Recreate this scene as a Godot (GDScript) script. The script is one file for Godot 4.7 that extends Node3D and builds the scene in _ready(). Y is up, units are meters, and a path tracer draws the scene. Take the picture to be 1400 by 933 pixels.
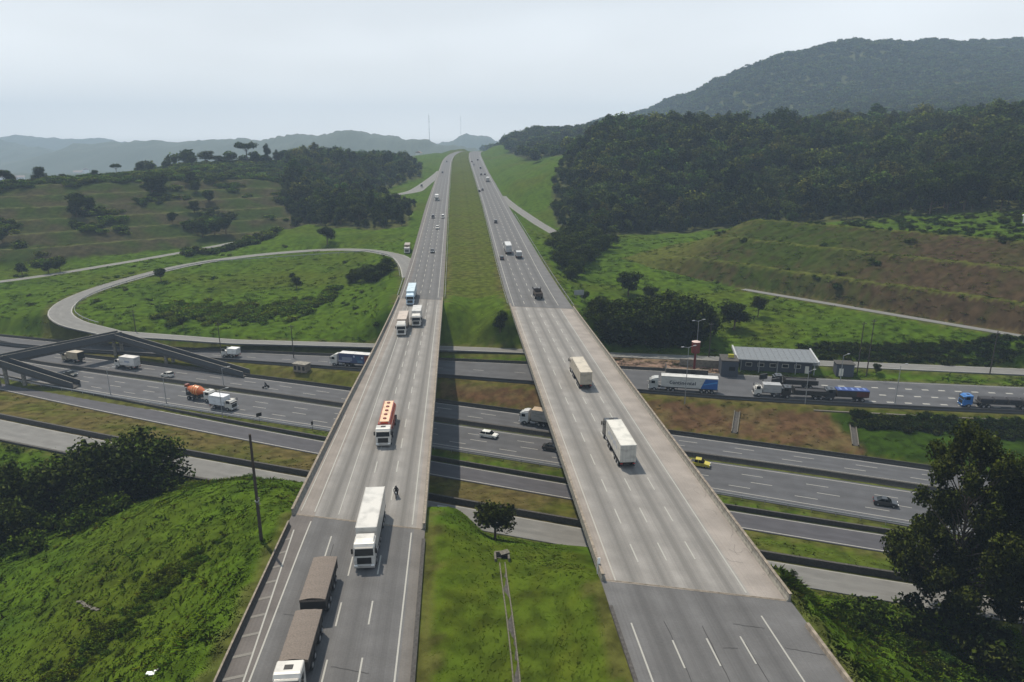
extends Node3D
# Aerial view of two parallel motorway viaducts crossing a lower highway in green hills.
# x runs right, d runs away from the camera along the motorway (z = -d), heights in metres above the motorway deck.

var rng := RandomNumberGenerator.new()
var taken := {}
var mats := {}
var dirt: ImageTexture
var roads := {}
var n_fine := FastNoiseLite.new()
var n_mid := FastNoiseLite.new()
var n_big := FastNoiseLite.new()

func _ready():
	rng.seed = 20240611
	setup_camera_and_light()
	make_noise()
	make_materials()
	make_road_plan()
	make_terrain()
	make_roads()
	make_viaducts()
	make_barriers()
	make_far_hills()
	make_footbridge()
	make_station()
	make_street_furniture()
	make_vehicles()
	make_vegetation()
	make_far_houses()

func setup_camera_and_light():
	var cam := Camera3D.new()
	cam.name = "camera"
	add_child(cam)
	cam.position = Vector3(0, 49, 0)
	cam.rotation_degrees = Vector3(-15.67, -4.64, 0)
	cam.fov = 52.3
	cam.near = 0.5
	cam.far = 20000.0
	cam.current = true
	var sun := DirectionalLight3D.new()
	sun.name = "sun"
	add_child(sun)
	sun.look_at_from_position(Vector3.ZERO, Vector3(0.29, -1.0, 0.46))
	sun.light_energy = 1.6
	sun.light_color = Color(1.0, 0.95, 0.87)
	sun.light_angular_distance = 0.8
	sun.shadow_enabled = true
	var sky_mat := ProceduralSkyMaterial.new()
	sky_mat.sky_top_color = Color(0.63, 0.685, 0.74)
	sky_mat.sky_horizon_color = Color(0.89, 0.885, 0.87)
	sky_mat.sky_curve = 0.16
	sky_mat.ground_bottom_color = Color(0.20, 0.22, 0.20)
	sky_mat.ground_horizon_color = Color(0.66, 0.70, 0.73)
	sky_mat.energy_multiplier = 1.36
	sky_mat.sky_cover = cloud_cover()
	sky_mat.sky_cover_modulate = Color(1, 1, 1, 0.22)
	var sky := Sky.new()
	sky.sky_material = sky_mat
	var env := Environment.new()
	env.background_mode = Environment.BG_SKY
	env.sky = sky
	env.background_energy_multiplier = 1.0
	env.ambient_light_source = Environment.AMBIENT_SOURCE_SKY
	env.tonemap_mode = Environment.TONE_MAPPER_LINEAR
	env.tonemap_exposure = 1.12
	env.fog_enabled = true
	env.fog_density = 0.00024
	env.fog_light_color = Color(0.79, 0.895, 1.0)
	env.sdfgi_enabled = true
	env.ssao_enabled = true
	env.ssil_enabled = true
	var we := WorldEnvironment.new()
	we.name = "world_environment"
	we.environment = env
	add_child(we)

func cloud_cover() -> ImageTexture:
	# thin high cloud: faint streaks over the whole sky
	var n := FastNoiseLite.new()
	n.seed = 5
	n.noise_type = FastNoiseLite.TYPE_SIMPLEX_SMOOTH
	n.frequency = 0.9
	n.fractal_octaves = 4
	var img := Image.create(512, 256, false, Image.FORMAT_RGBA8)
	for y in 128:
		var el := PI / 2 - PI * (y + 0.5) / 256.0
		for x in 512:
			var az := TAU * (x + 0.5) / 512.0
			var p := Vector3(cos(el) * cos(az), sin(el) * 5.0, cos(el) * sin(az)) * 2.0
			var v := clampf(n.get_noise_3dv(p) * 1.1 + 0.35, 0.0, 1.0)
			img.set_pixel(x, y, Color(0.90, 0.92, 0.94, v * 0.55))
	return ImageTexture.create_from_image(img)

func make_noise():
	for a in [[n_fine, 11, 0.22, 3], [n_mid, 23, 0.035, 4], [n_big, 37, 0.006, 4]]:
		a[0].seed = a[1]
		a[0].noise_type = FastNoiseLite.TYPE_SIMPLEX_SMOOTH
		a[0].frequency = a[2]
		a[0].fractal_octaves = a[3]

# ---------------------------------------------------------------- naming and nodes
func numbered(called: String) -> String:
	if not taken.has(called):
		taken[called] = 0
		return called
	taken[called] += 1
	return "%s_%03d" % [called, taken[called]]

func tag(o: Node, label: String, category: String, group := "") -> void:
	o.set_meta("label", label)
	o.set_meta("category", category)
	if group != "":
		o.set_meta("group", group)

func thing(called: String, label: String, category: String, at := Vector3.ZERO, turn := 0.0, group := "") -> Node3D:
	var o := Node3D.new()
	o.name = numbered(called)
	add_child(o)
	o.position = at
	o.rotation.y = turn
	tag(o, label, category, group)
	return o

func part(called: String, mesh: Mesh, mat: Material, parent: Node, at := Vector3.ZERO, rot := Vector3.ZERO) -> MeshInstance3D:
	var o := MeshInstance3D.new()
	o.name = called
	o.mesh = mesh
	if mat:
		o.material_override = mat
	parent.add_child(o, true)
	o.position = at
	o.rotation = rot
	return o

func setting(called: String, mesh: Mesh, mat: Material) -> MeshInstance3D:
	var o := part(numbered(called), mesh, mat, self)
	o.set_meta("kind", "structure")
	return o

func copy_of(src: Node3D, called: String, label: String, at: Vector3, turn: float) -> Node3D:
	var o: Node3D = src.duplicate()
	o.name = numbered(called)
	add_child(o)
	o.position = at
	o.rotation.y = turn
	o.set_meta("label", label)
	return o

# ---------------------------------------------------------------- mesh builder
class MB:
	var st := SurfaceTool.new()
	func _init():
		st.begin(Mesh.PRIMITIVE_TRIANGLES)
		st.set_smooth_group(-1)
	func smooth(on: bool):
		st.set_smooth_group(1 if on else -1)
	func tri(a: Vector3, b: Vector3, c: Vector3):
		st.add_vertex(a); st.add_vertex(b); st.add_vertex(c)
	func quad(a: Vector3, b: Vector3, c: Vector3, d: Vector3):
		tri(a, b, c); tri(a, c, d)
	func tri_o(a: Vector3, b: Vector3, c: Vector3, ctr: Vector3):
		if (c - a).cross(b - a).dot((a + b + c) / 3.0 - ctr) < 0.0:
			tri(a, c, b)
		else:
			tri(a, b, c)
	func quad_o(a: Vector3, b: Vector3, c: Vector3, d: Vector3, ctr: Vector3):
		tri_o(a, b, c, ctr); tri_o(a, c, d, ctr)
	func hull8(p: Array):
		# eight corners: bottom ring 0-3, top ring 4-7
		var ctr := Vector3.ZERO
		for q in p: ctr += q / 8.0
		quad_o(p[0], p[1], p[2], p[3], ctr); quad_o(p[4], p[5], p[6], p[7], ctr)
		for i in 4:
			var j := (i + 1) % 4
			quad_o(p[i], p[j], p[j + 4], p[i + 4], ctr)
	func box(c: Vector3, s: Vector3, bevel := 0.0):
		var h := s * 0.5
		if bevel <= 0.0:
			var p := []
			for y in [-1, 1]:
				for q in [[-1, -1], [1, -1], [1, 1], [-1, 1]]:
					p.append(c + Vector3(q[0] * h.x, y * h.y, q[1] * h.z))
			hull8(p)
			return
		var b := minf(bevel, minf(h.x, minf(h.y, h.z)) * 0.9)
		var pt := func(sg: Vector3, ax: int) -> Vector3:
			var r := (h - Vector3(b, b, b)) * sg
			r[ax] = h[ax] * sg[ax]
			return c + r
		for ax in 3:
			var u := (ax + 1) % 3
			var v := (ax + 2) % 3
			for s0 in [-1.0, 1.0]:
				var q := []
				for k in [[-1.0, -1.0], [1.0, -1.0], [1.0, 1.0], [-1.0, 1.0]]:
					var sg := Vector3.ONE
					sg[ax] = s0; sg[u] = k[0]; sg[v] = k[1]
					q.append(pt.call(sg, ax))
				quad_o(q[0], q[1], q[2], q[3], c)
			for k in [[-1.0, -1.0], [1.0, -1.0], [1.0, 1.0], [-1.0, 1.0]]:
				var lo := Vector3.ONE
				lo[ax] = -1.0; lo[u] = k[0]; lo[v] = k[1]
				var hi := lo
				hi[ax] = 1.0
				quad_o(pt.call(lo, u), pt.call(hi, u), pt.call(hi, v), pt.call(lo, v), c)
		for sx in [-1.0, 1.0]:
			for sy in [-1.0, 1.0]:
				for sz in [-1.0, 1.0]:
					var sg := Vector3(sx, sy, sz)
					tri_o(pt.call(sg, 0), pt.call(sg, 1), pt.call(sg, 2), c)
	func tube(a: Vector3, b: Vector3, r0: float, r1: float, n := 8, caps := true):
		var ax := (b - a).normalized()
		var u := ax.cross(Vector3.UP if absf(ax.y) < 0.9 else Vector3.RIGHT).normalized()
		var v := ax.cross(u)
		var mid := (a + b) * 0.5
		for i in n:
			var t0 := TAU * i / n
			var t1 := TAU * (i + 1) / n
			var e0 := u * cos(t0) + v * sin(t0)
			var e1 := u * cos(t1) + v * sin(t1)
			smooth(true)
			quad_o(a + e0 * r0, a + e1 * r0, b + e1 * r1, b + e0 * r1, mid)
			smooth(false)
			if caps:
				tri_o(a, a + e0 * r0, a + e1 * r0, mid)
				tri_o(b, b + e0 * r1, b + e1 * r1, mid)
	func prism(profile: Array, hw: float, bevel := 0.0, x0 := 0.0, top_in := 0.0, y_from := 0.0, y_to := 1.0):
		# profile of Vector2(z, y), extruded across x; above y_from the sides lean in by top_in
		var ctr := Vector2.ZERO
		for q in profile: ctr += q / profile.size()
		var layer := func(s: float, inset: float, out: float) -> Array:
			var r := []
			for q in profile:
				var w: Vector2 = q + (ctr - q).normalized() * inset
				var lean := top_in * clampf((q.y - y_from) / (y_to - y_from), 0.0, 1.0)
				r.append(Vector3(x0 + s * (out - lean), w.y, w.x))
			return r
		var ls := [layer.call(-1.0, bevel, hw), layer.call(-1.0, 0.0, hw - bevel), layer.call(1.0, 0.0, hw - bevel), layer.call(1.0, bevel, hw)]
		if bevel <= 0.0:
			ls = [ls[0], ls[3]]
		var n := profile.size()
		var area := 0.0
		for i in n:
			area += profile[i].cross(profile[(i + 1) % n])
		var flip := area > 0.0
		for k in ls.size() - 1:
			for i in n:
				var j := (i + 1) % n
				if flip: quad(ls[k][i], ls[k + 1][i], ls[k + 1][j], ls[k][j])
				else: quad(ls[k][j], ls[k + 1][j], ls[k + 1][i], ls[k][i])
		var idx := Geometry2D.triangulate_polygon(PackedVector2Array(profile))
		for e in [[ls[0], Vector3(-1, 0, 0)], [ls[-1], Vector3(1, 0, 0)]]:
			for t in idx.size() / 3:
				var a: Vector3 = e[0][idx[t * 3]]
				var b: Vector3 = e[0][idx[t * 3 + 1]]
				var c: Vector3 = e[0][idx[t * 3 + 2]]
				if (c - a).cross(b - a).dot(e[1]) < 0.0: tri(a, c, b)
				else: tri(a, b, c)
	func done() -> ArrayMesh:
		st.generate_normals()
		return st.commit()

func bx(c: Vector3, s: Vector3, bevel := 0.0) -> ArrayMesh:
	var m := MB.new()
	m.box(c, s, bevel)
	return m.done()

func tb(a: Vector3, b: Vector3, r0: float, r1: float, n := 8) -> ArrayMesh:
	var m := MB.new()
	m.tube(a, b, r0, r1, n)
	return m.done()

# ---------------------------------------------------------------- materials
func lin(r: float, g: float, b: float) -> Color:
	return Color(r, g, b).linear_to_srgb()

func mat(key: String, c: Color, rough := 0.8, metal := 0.0) -> StandardMaterial3D:
	if mats.has(key):
		return mats[key]
	var m := StandardMaterial3D.new()
	m.albedo_color = c
	m.roughness = rough
	m.metallic = metal
	mats[key] = m
	return m

func paint(c: Color, rough := 0.38) -> StandardMaterial3D:
	var m := mat("paint" + c.to_html(), c, rough)
	m.clearcoat_enabled = true
	m.clearcoat = 0.5
	m.clearcoat_roughness = 0.15
	if m.albedo_texture == null:
		# road film and streaks of grime over the paint
		if dirt == null:
			var n := FastNoiseLite.new()
			n.seed = 71
			n.frequency = 0.012
			n.fractal_octaves = 5
			var src := n.get_seamless_image(256, 256)
			var img := Image.create(256, 256, false, Image.FORMAT_RGB8)
			for y in 256:
				for x in 256:
					var v := lerpf(1.0, 0.88, smoothstep(0.4, 0.95, src.get_pixel(x, y).r))
					img.set_pixel(x, y, Color(v, v * 0.99, v * 0.98))
			dirt = ImageTexture.create_from_image(img)
		m.albedo_texture = dirt
		m.uv1_triplanar = true
		m.uv1_scale = Vector3(0.12, 0.3, 0.12)
	return m

func grain(key: String, c: Color, lo: float, hi: float, size_m: float, freq: float, rough: float, bump := 0.0, sd := 1, oct := 5) -> StandardMaterial3D:
	# a colour broken by computed grain, laid in world space
	var n := FastNoiseLite.new()
	n.seed = sd
	n.frequency = freq
	n.fractal_octaves = oct
	n.fractal_gain = 0.6
	var src := n.get_seamless_image(512, 512)
	var img := Image.create(512, 512, false, Image.FORMAT_RGB8)
	for y in 512:
		for x in 512:
			var v := lerpf(lo, hi, src.get_pixel(x, y).r)
			img.set_pixel(x, y, Color(v, v, v))
	var m := mat(key, c, rough)
	m.albedo_texture = ImageTexture.create_from_image(img)
	m.uv1_triplanar = true
	m.uv1_world_triplanar = true
	m.uv1_scale = Vector3.ONE / size_m
	if bump > 0.0:
		m.heightmap_enabled = true
		m.heightmap_texture = ImageTexture.create_from_image(src)
		m.heightmap_scale = bump
	return m

func road_texture(base: Color, lanes: Array, dark: float, speckle: float, sd: int, zones := []) -> ImageTexture:
	# worn wheel tracks, oil drip bands, patches and tyre rubber running along the road (u across, v along)
	var w := 256
	var h := 1024
	var n := FastNoiseLite.new()
	n.seed = sd
	n.frequency = 0.012
	n.fractal_octaves = 4
	var blotch := n.get_seamless_image(w, h)
	n.seed = sd + 1
	n.frequency = 0.2
	var fine := n.get_seamless_image(w, h)
	var img := Image.create(w, h, false, Image.FORMAT_RGB8)
	for x in w:
		var u := (x + 0.5) / w
		var band := 0.0
		for l in lanes:
			var t: float = (u - l[0]) / l[1]
			band += exp(-pow(t / 0.16, 2.0)) * 0.9 + exp(-pow((absf(t) - 0.27) / 0.1, 2.0)) * 0.35
		var zone := Color.WHITE
		for z in zones:
			if u > z[0] + n_fine.get_noise_1d(z[0] * 90.0) * 0.005 and u < z[1]: zone = z[2]
		var streak := n_fine.get_noise_1d(x * 2.3 + sd * 7.0) * 0.07
		for y in h:
			var b := blotch.get_pixel(x, y).r
			var f := fine.get_pixel(x, y).r
			var k := 1.0 - dark * band * (0.55 + 0.9 * b) + (b - 0.5) * 0.17 + (f - 0.5) * speckle + streak
			img.set_pixel(x, y, Color(base.r * k * zone.r, base.g * k * zone.g, base.b * k * zone.b).clamp())
	return ImageTexture.create_from_image(img)

func road_mat(key: String, base: Color, lanes: Array, dark: float, speckle: float, sd: int, zones := []) -> StandardMaterial3D:
	var m := mat(key, Color.WHITE, 0.86)
	m.metallic_specular = 0.35
	m.albedo_texture = road_texture(base, lanes, dark, speckle, sd, zones)
	return m

func make_materials():
	var l4r := []
	for i in 4: l4r.append([0.10 + (i + 0.5) * 0.174, 0.174])
	var l4l := []
	for i in 4: l4l.append([0.18 + (i + 0.5) * 0.185, 0.185])
	road_mat("asphalt_r", Color(0.335, 0.335, 0.34), l4r, 0.14, 0.10, 3)
	road_mat("asphalt_l", Color(0.335, 0.335, 0.34), l4l, 0.13, 0.10, 4, [[-0.1, 0.17, Color(1.0, 0.96, 0.93)], [0.92, 1.1, Color(1.05, 1.02, 0.98)]])
	road_mat("deck_r", Color(0.465, 0.458, 0.45), l4r, 0.21, 0.08, 5, [[0.80, 1.1, Color(1.05, 1.02, 1.0)], [-0.1, 0.09, Color(1.04, 1.01, 0.99)]])
	road_mat("deck_l", Color(0.465, 0.458, 0.45), l4l, 0.26, 0.08, 6, [[-0.1, 0.17, Color(0.97, 0.94, 0.92)], [0.93, 1.1, Color(1.05, 1.02, 1.0)]])
	road_mat("asphalt_low", Color(0.285, 0.29, 0.305), [[0.2, 0.25], [0.45, 0.25], [0.7, 0.25]], 0.07, 0.12, 7)
	road_mat("asphalt_dark", Color(0.265, 0.265, 0.285), [[0.35, 0.4], [0.7, 0.4]], 0.05, 0.10, 8)
	road_mat("asphalt_old", Color(0.40, 0.40, 0.395), [[0.3, 0.4], [0.7, 0.4]], 0.06, 0.12, 9)
	grain("concrete", Color(0.56, 0.545, 0.51), 0.58, 1.0, 5.0, 0.012, 0.9, 0.3, 21)
	grain("concrete_dark", Color(0.29, 0.28, 0.27), 0.55, 1.0, 4.0, 0.015, 0.92, 0.3, 22)
	grain("concrete_warm", Color(0.55, 0.51, 0.46), 0.65, 1.0, 6.0, 0.012, 0.9, 0.2, 27)
	grain("concrete_weathered", Color(0.42, 0.40, 0.36), 0.55, 1.0, 3.0, 0.02, 0.92, 0.0, 29)
	grain("line_white", Color(0.68, 0.68, 0.66), 0.6, 1.0, 1.3, 0.05, 0.7, 0.0, 23)
	grain("line_faded", Color(0.50, 0.49, 0.47), 0.55, 1.0, 1.1, 0.05, 0.75, 0.0, 30)
	grain("soil", Color(0.50, 0.38, 0.28), 0.55, 1.0, 6.0, 0.02, 0.95, 2.0, 24)
	grain("galvanised", Color(0.62, 0.63, 0.64), 0.75, 1.0, 2.0, 0.03, 0.5, 0.0, 25).metallic = 0.3
	grain("dark_steel", Color(0.20, 0.20, 0.21), 0.7, 1.0, 2.0, 0.03, 0.6, 0.0, 26)
	grain("roof_sheet", Color(0.42, 0.44, 0.46), 0.8, 1.0, 5.0, 0.01, 0.5, 0.0, 28)
	mat("tyre", Color(0.09, 0.09, 0.095), 0.9)
	mat("rim", Color(0.55, 0.55, 0.56), 0.45, 0.6)
	mat("glass", Color(0.06, 0.075, 0.085), 0.08).metallic_specular = 0.3
	mat("black", Color(0.07, 0.07, 0.075), 0.6)
	mat("chassis", Color(0.11, 0.11, 0.115), 0.7)
	mat("lamp", Color(0.85, 0.86, 0.86), 0.15)
	mat("tail", Color(0.55, 0.05, 0.04), 0.3)
	mat("amber", Color(0.8, 0.4, 0.05), 0.3)
	mat("wood_pole", Color(0.20, 0.17, 0.15), 0.9)
	mat("bark", Color(0.30, 0.25, 0.20), 0.95)
	mat("bark_pale", Color(0.30, 0.26, 0.22), 0.95)
	var ground := grain("ground", Color.WHITE, 0.62, 1.15, 22.0, 0.011, 0.97, 6.0, 31, 6)
	ground.vertex_color_use_as_albedo = true
	ground.metallic_specular = 0.08
	for a in ["leaf", "tuft"]:
		var lf := mat(a, Color.WHITE, 0.75)
		lf.vertex_color_use_as_albedo = true
		lf.backlight_enabled = true
		lf.backlight = Color(0.95, 1.0, 0.8)
		lf.cull_mode = BaseMaterial3D.CULL_DISABLED
		lf.metallic_specular = 0.15
# ---------------------------------------------------------------- road plan
# each row: x, d, height, width of the paved strip
func smooth_path(rows: Array, step := 4.0) -> Array:
	var out := []
	for i in rows.size() - 1:
		var p0: Array = rows[maxi(i - 1, 0)]
		var p1: Array = rows[i]
		var p2: Array = rows[i + 1]
		var p3: Array = rows[mini(i + 2, rows.size() - 1)]
		var n := maxi(1, int(Vector2(p2[0] - p1[0], p2[1] - p1[1]).length() / step))
		for k in n:
			var t := float(k) / n
			var r := []
			for c in 4:
				r.append(cubic_interpolate(p1[c], p2[c], p0[c], p3[c], t) if c < 2 else lerpf(p1[c], p2[c], t))
			out.append(r)
	out.append(rows[-1].duplicate())
	return out

func hw_e(d: float) -> float:
	# long section of the motorway: level over the viaducts, then a climb to a crest near 1.1 km
	var e := 0.0
	if d > 190.0:
		var a := minf(d, 300.0) - 190.0
		e += 0.06 * a * a / 220.0
	if d > 300.0:
		var a := minf(d, 1000.0) - 300.0
		e += 0.06 * a - 0.015 * a * a / 1400.0
	if d > 1000.0:
		var a := minf(d, 1120.0) - 1000.0
		e += 0.045 * a - 0.075 * a * a / 240.0
	if d > 1120.0:
		e -= 0.03 * (d - 1120.0)
	return e

func make_road_plan():
	var ml := []
	var mr := []
	for d in [-40, 20, 60, 90, 130, 170, 225, 260, 290, 320, 360, 460, 590, 690, 840, 940, 1020, 1100, 1200]:
		var f := float(d)
		var lx := interp(f, [[0, -24.0], [80, -23.6], [130, -22.2], [170, -20.8], [225, -19.4], [460, -18.4], [590, -16.6], [840, -13.2], [940, -8.0], [1020, 2.0], [1200, 30.0]])
		var rx := interp(f, [[0, -5.0], [460, -4.1], [690, -3.3], [840, -2.1], [940, 1.6], [1020, 9.0], [1200, 38.0]])
		ml.append([(lx + rx) / 2, f, hw_e(f), rx - lx])
		var lx2 := interp(f, [[0, 15.9], [200, 16.6], [460, 18.0], [840, 18.4], [940, 19.6], [1020, 23.0], [1200, 46.0]])
		var rx2 := interp(f, [[0, 36.6], [250, 36.2], [340, 35.6], [460, 34.2], [690, 33.4], [840, 34.6], [940, 35.8], [1020, 39.0], [1200, 60.0]])
		mr.append([(lx2 + rx2) / 2, f, hw_e(f), rx2 - lx2])
	roads["left_motorway"] = ml
	roads["right_motorway"] = mr
	roads["frontage_road"] = [[-190, 200, -13, 8], [-150, 178.7, -13, 8], [-110, 158.4, -13, 8], [-70, 138.9, -12.6, 7.3], [-30, 120.2, -12, 6.6], [10, 102.3, -12, 6], [50, 85.4, -12, 5.4], [90, 69.5, -12, 5.4], [130, 54, -12, 5.4], [180, 36, -12, 5.4]]
	roads["collector_road"] = [[-200, 235, -15, 6.2], [-150, 207.2, -15, 6.2], [-110, 185.1, -15, 6.2], [-70, 164, -15, 6.2], [-30, 143.8, -15, 6.2], [10, 124.6, -15, 5.8], [50, 106.4, -15, 5.8], [90, 89.2, -15, 6], [130, 73, -15, 6], [190, 50, -15, 6]]
	roads["lower_highway_near"] = [[-210, 252, -14.6, 13], [-170, 229, -14.6, 13], [-130, 206.4, -14.6, 13], [-90, 187, -14.6, 14], [-50, 169, -14.6, 14.4], [-10, 150.6, -14.6, 13.6], [30, 132.2, -14.6, 13.6], [70, 113.4, -14.6, 14.6], [110, 94, -14.6, 15], [150, 75, -14.6, 15], [200, 52, -14.6, 15]]
	roads["lower_highway_far"] = [[-210, 264, -14.6, 9], [-170, 241.5, -14.6, 9], [-130, 219.4, -14.6, 9], [-90, 202.1, -14.6, 8.8], [-50, 184.4, -14.6, 9.2], [-10, 166, -14.6, 9.4], [30, 147.7, -14.6, 9], [70, 129.6, -14.6, 8], [110, 110.6, -14.6, 8], [150, 92, -14.6, 8], [200, 69, -14.6, 8]]
	roads["upper_highway"] = [[-210, 258, -14.2, 8], [-170, 245.5, -14.2, 8], [-130, 230, -14, 7.6], [-90, 217, -13.5, 8.4], [-50, 203.9, -12.7, 11], [-10, 190.7, -11.8, 14.6], [30, 177.5, -11, 18.1], [70, 165.6, -11, 20.4], [110, 156, -11, 20.6], [150, 147.2, -11, 20.2], [200, 136, -11, 20]]
	roads["service_road"] = [[-111, 225.5, -8.8, 6], [-90, 221.5, -9.6, 5], [-70, 217.6, -10.4, 4.6], [-30, 209.3, -10.1, 4.2], [10, 200.2, -9.9, 4.2], [50, 190.9, -9.8, 4.2], [90, 181.4, -9.7, 4.9], [130, 171.7, -9.6, 5.6], [200, 155, -9.5, 6]]
	roads["loop_ramp"] = [[-17.5, 262, 1.2, 6], [-20.0, 285, 2.2, 7], [-26, 308, 2.6, 7], [-42.8, 333, 1.6, 7], [-65, 343.8, 0.4, 7], [-94.9, 338.6, -1, 7], [-120, 322.3, -2.5, 7], [-135, 295, -4, 7], [-142, 270, -5.5, 7], [-139, 250, -6.5, 7.4], [-128.5, 236, -7.6, 7.4], [-111, 225.5, -8.8, 6.4]]
	roads["hill_road"] = [[-260, 268, -7, 5], [-192, 305.8, -6, 5], [-160, 334.5, -4, 5], [-136, 358.3, -2, 5], [-110, 385, 1, 5]]
	roads["bench_track"] = [[108, 250, -3, 3], [115.5, 239.4, -3, 3.4], [129.7, 220.1, -3, 3.4], [143.1, 201.3, -3, 3.4], [160.3, 178, -3, 3.4], [190, 140, -3, 3.4]]
	roads["entry_ramp"] = [[33.5, 500, 15, 6], [36.5, 470, 12.4, 6], [42.2, 435, 9, 6.4], [48, 404, 6, 6.4], [54, 370, 3.5, 6]]
	roads["far_ramp"] = [[-13, 700, 25.6, 8], [-18, 640, 22.4, 8], [-25, 570, 18.6, 9], [-30, 535, 16.6, 11], [-42, 515, 15.4, 8], [-62, 512, 15, 6]]
	for k in roads:
		roads[k] = smooth_path(roads[k])
		if k.ends_with("motorway"):
			for row in roads[k]: row[2] = hw_e(row[1])

func interp(x: float, t: Array) -> float:
	if x <= t[0][0]:
		return t[0][1]
	for i in t.size() - 1:
		if x <= t[i + 1][0]:
			return lerpf(t[i][1], t[i + 1][1], (x - t[i][0]) / float(t[i + 1][0] - t[i][0]))
	return t[-1][1]

func at_x(road: String, x: float) -> Array:
	# row of a crossing road at a given x
	var r: Array = roads[road]
	for i in r.size() - 1:
		if (r[i][0] <= x and x <= r[i + 1][0]):
			var t: float = (x - r[i][0]) / maxf(0.001, r[i + 1][0] - r[i][0])
			var q := []
			for c in 4: q.append(lerpf(r[i][c], r[i + 1][c], t))
			return q
	return r[0] if x < r[0][0] else r[-1]

# ---------------------------------------------------------------- terrain
const NC := 440
const S_MAX := 1.15
const D0 := -40.0
const STEP := 1.3
const D1 := 300.0
const GROW := 1.016
var row_d := PackedFloat32Array()
var hgt := PackedFloat32Array()
var col := PackedColorArray()
var paved := PackedFloat32Array()    # metres to the nearest paved edge

func row_of(d: float) -> float:
	if d < D1:
		return (d - D0) / STEP
	return (D1 - D0) / STEP + log(1.0 + (d - D1) * (GROW - 1.0) / STEP) / log(GROW)

func col_of(x: float, d: float) -> float:
	return (x / (d + 150.0) / S_MAX * 0.5 + 0.5) * (NC - 1)

func ground(x: float, d: float) -> float:
	var fi := clampf(row_of(d), 0.0, row_d.size() - 1.001)
	var i := int(fi)
	var fj := clampf(col_of(x, d), 0.0, NC - 1.001)
	var j := int(fj)
	var a := i * NC + j
	return lerpf(lerpf(hgt[a], hgt[a + 1], fj - j), lerpf(hgt[a + NC], hgt[a + NC + 1], fj - j), fi - i)

func paved_near(x: float, d: float) -> float:
	var i := clampi(int(row_of(d) + 0.5), 0, row_d.size() - 1)
	var j := clampi(int(col_of(x, d) + 0.5), 0, NC - 1)
	return paved[i * NC + j]

func gpos(x: float, d: float, sink := 0.0) -> Vector3:
	return Vector3(x, ground(x, d) - sink, -d)

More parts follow.
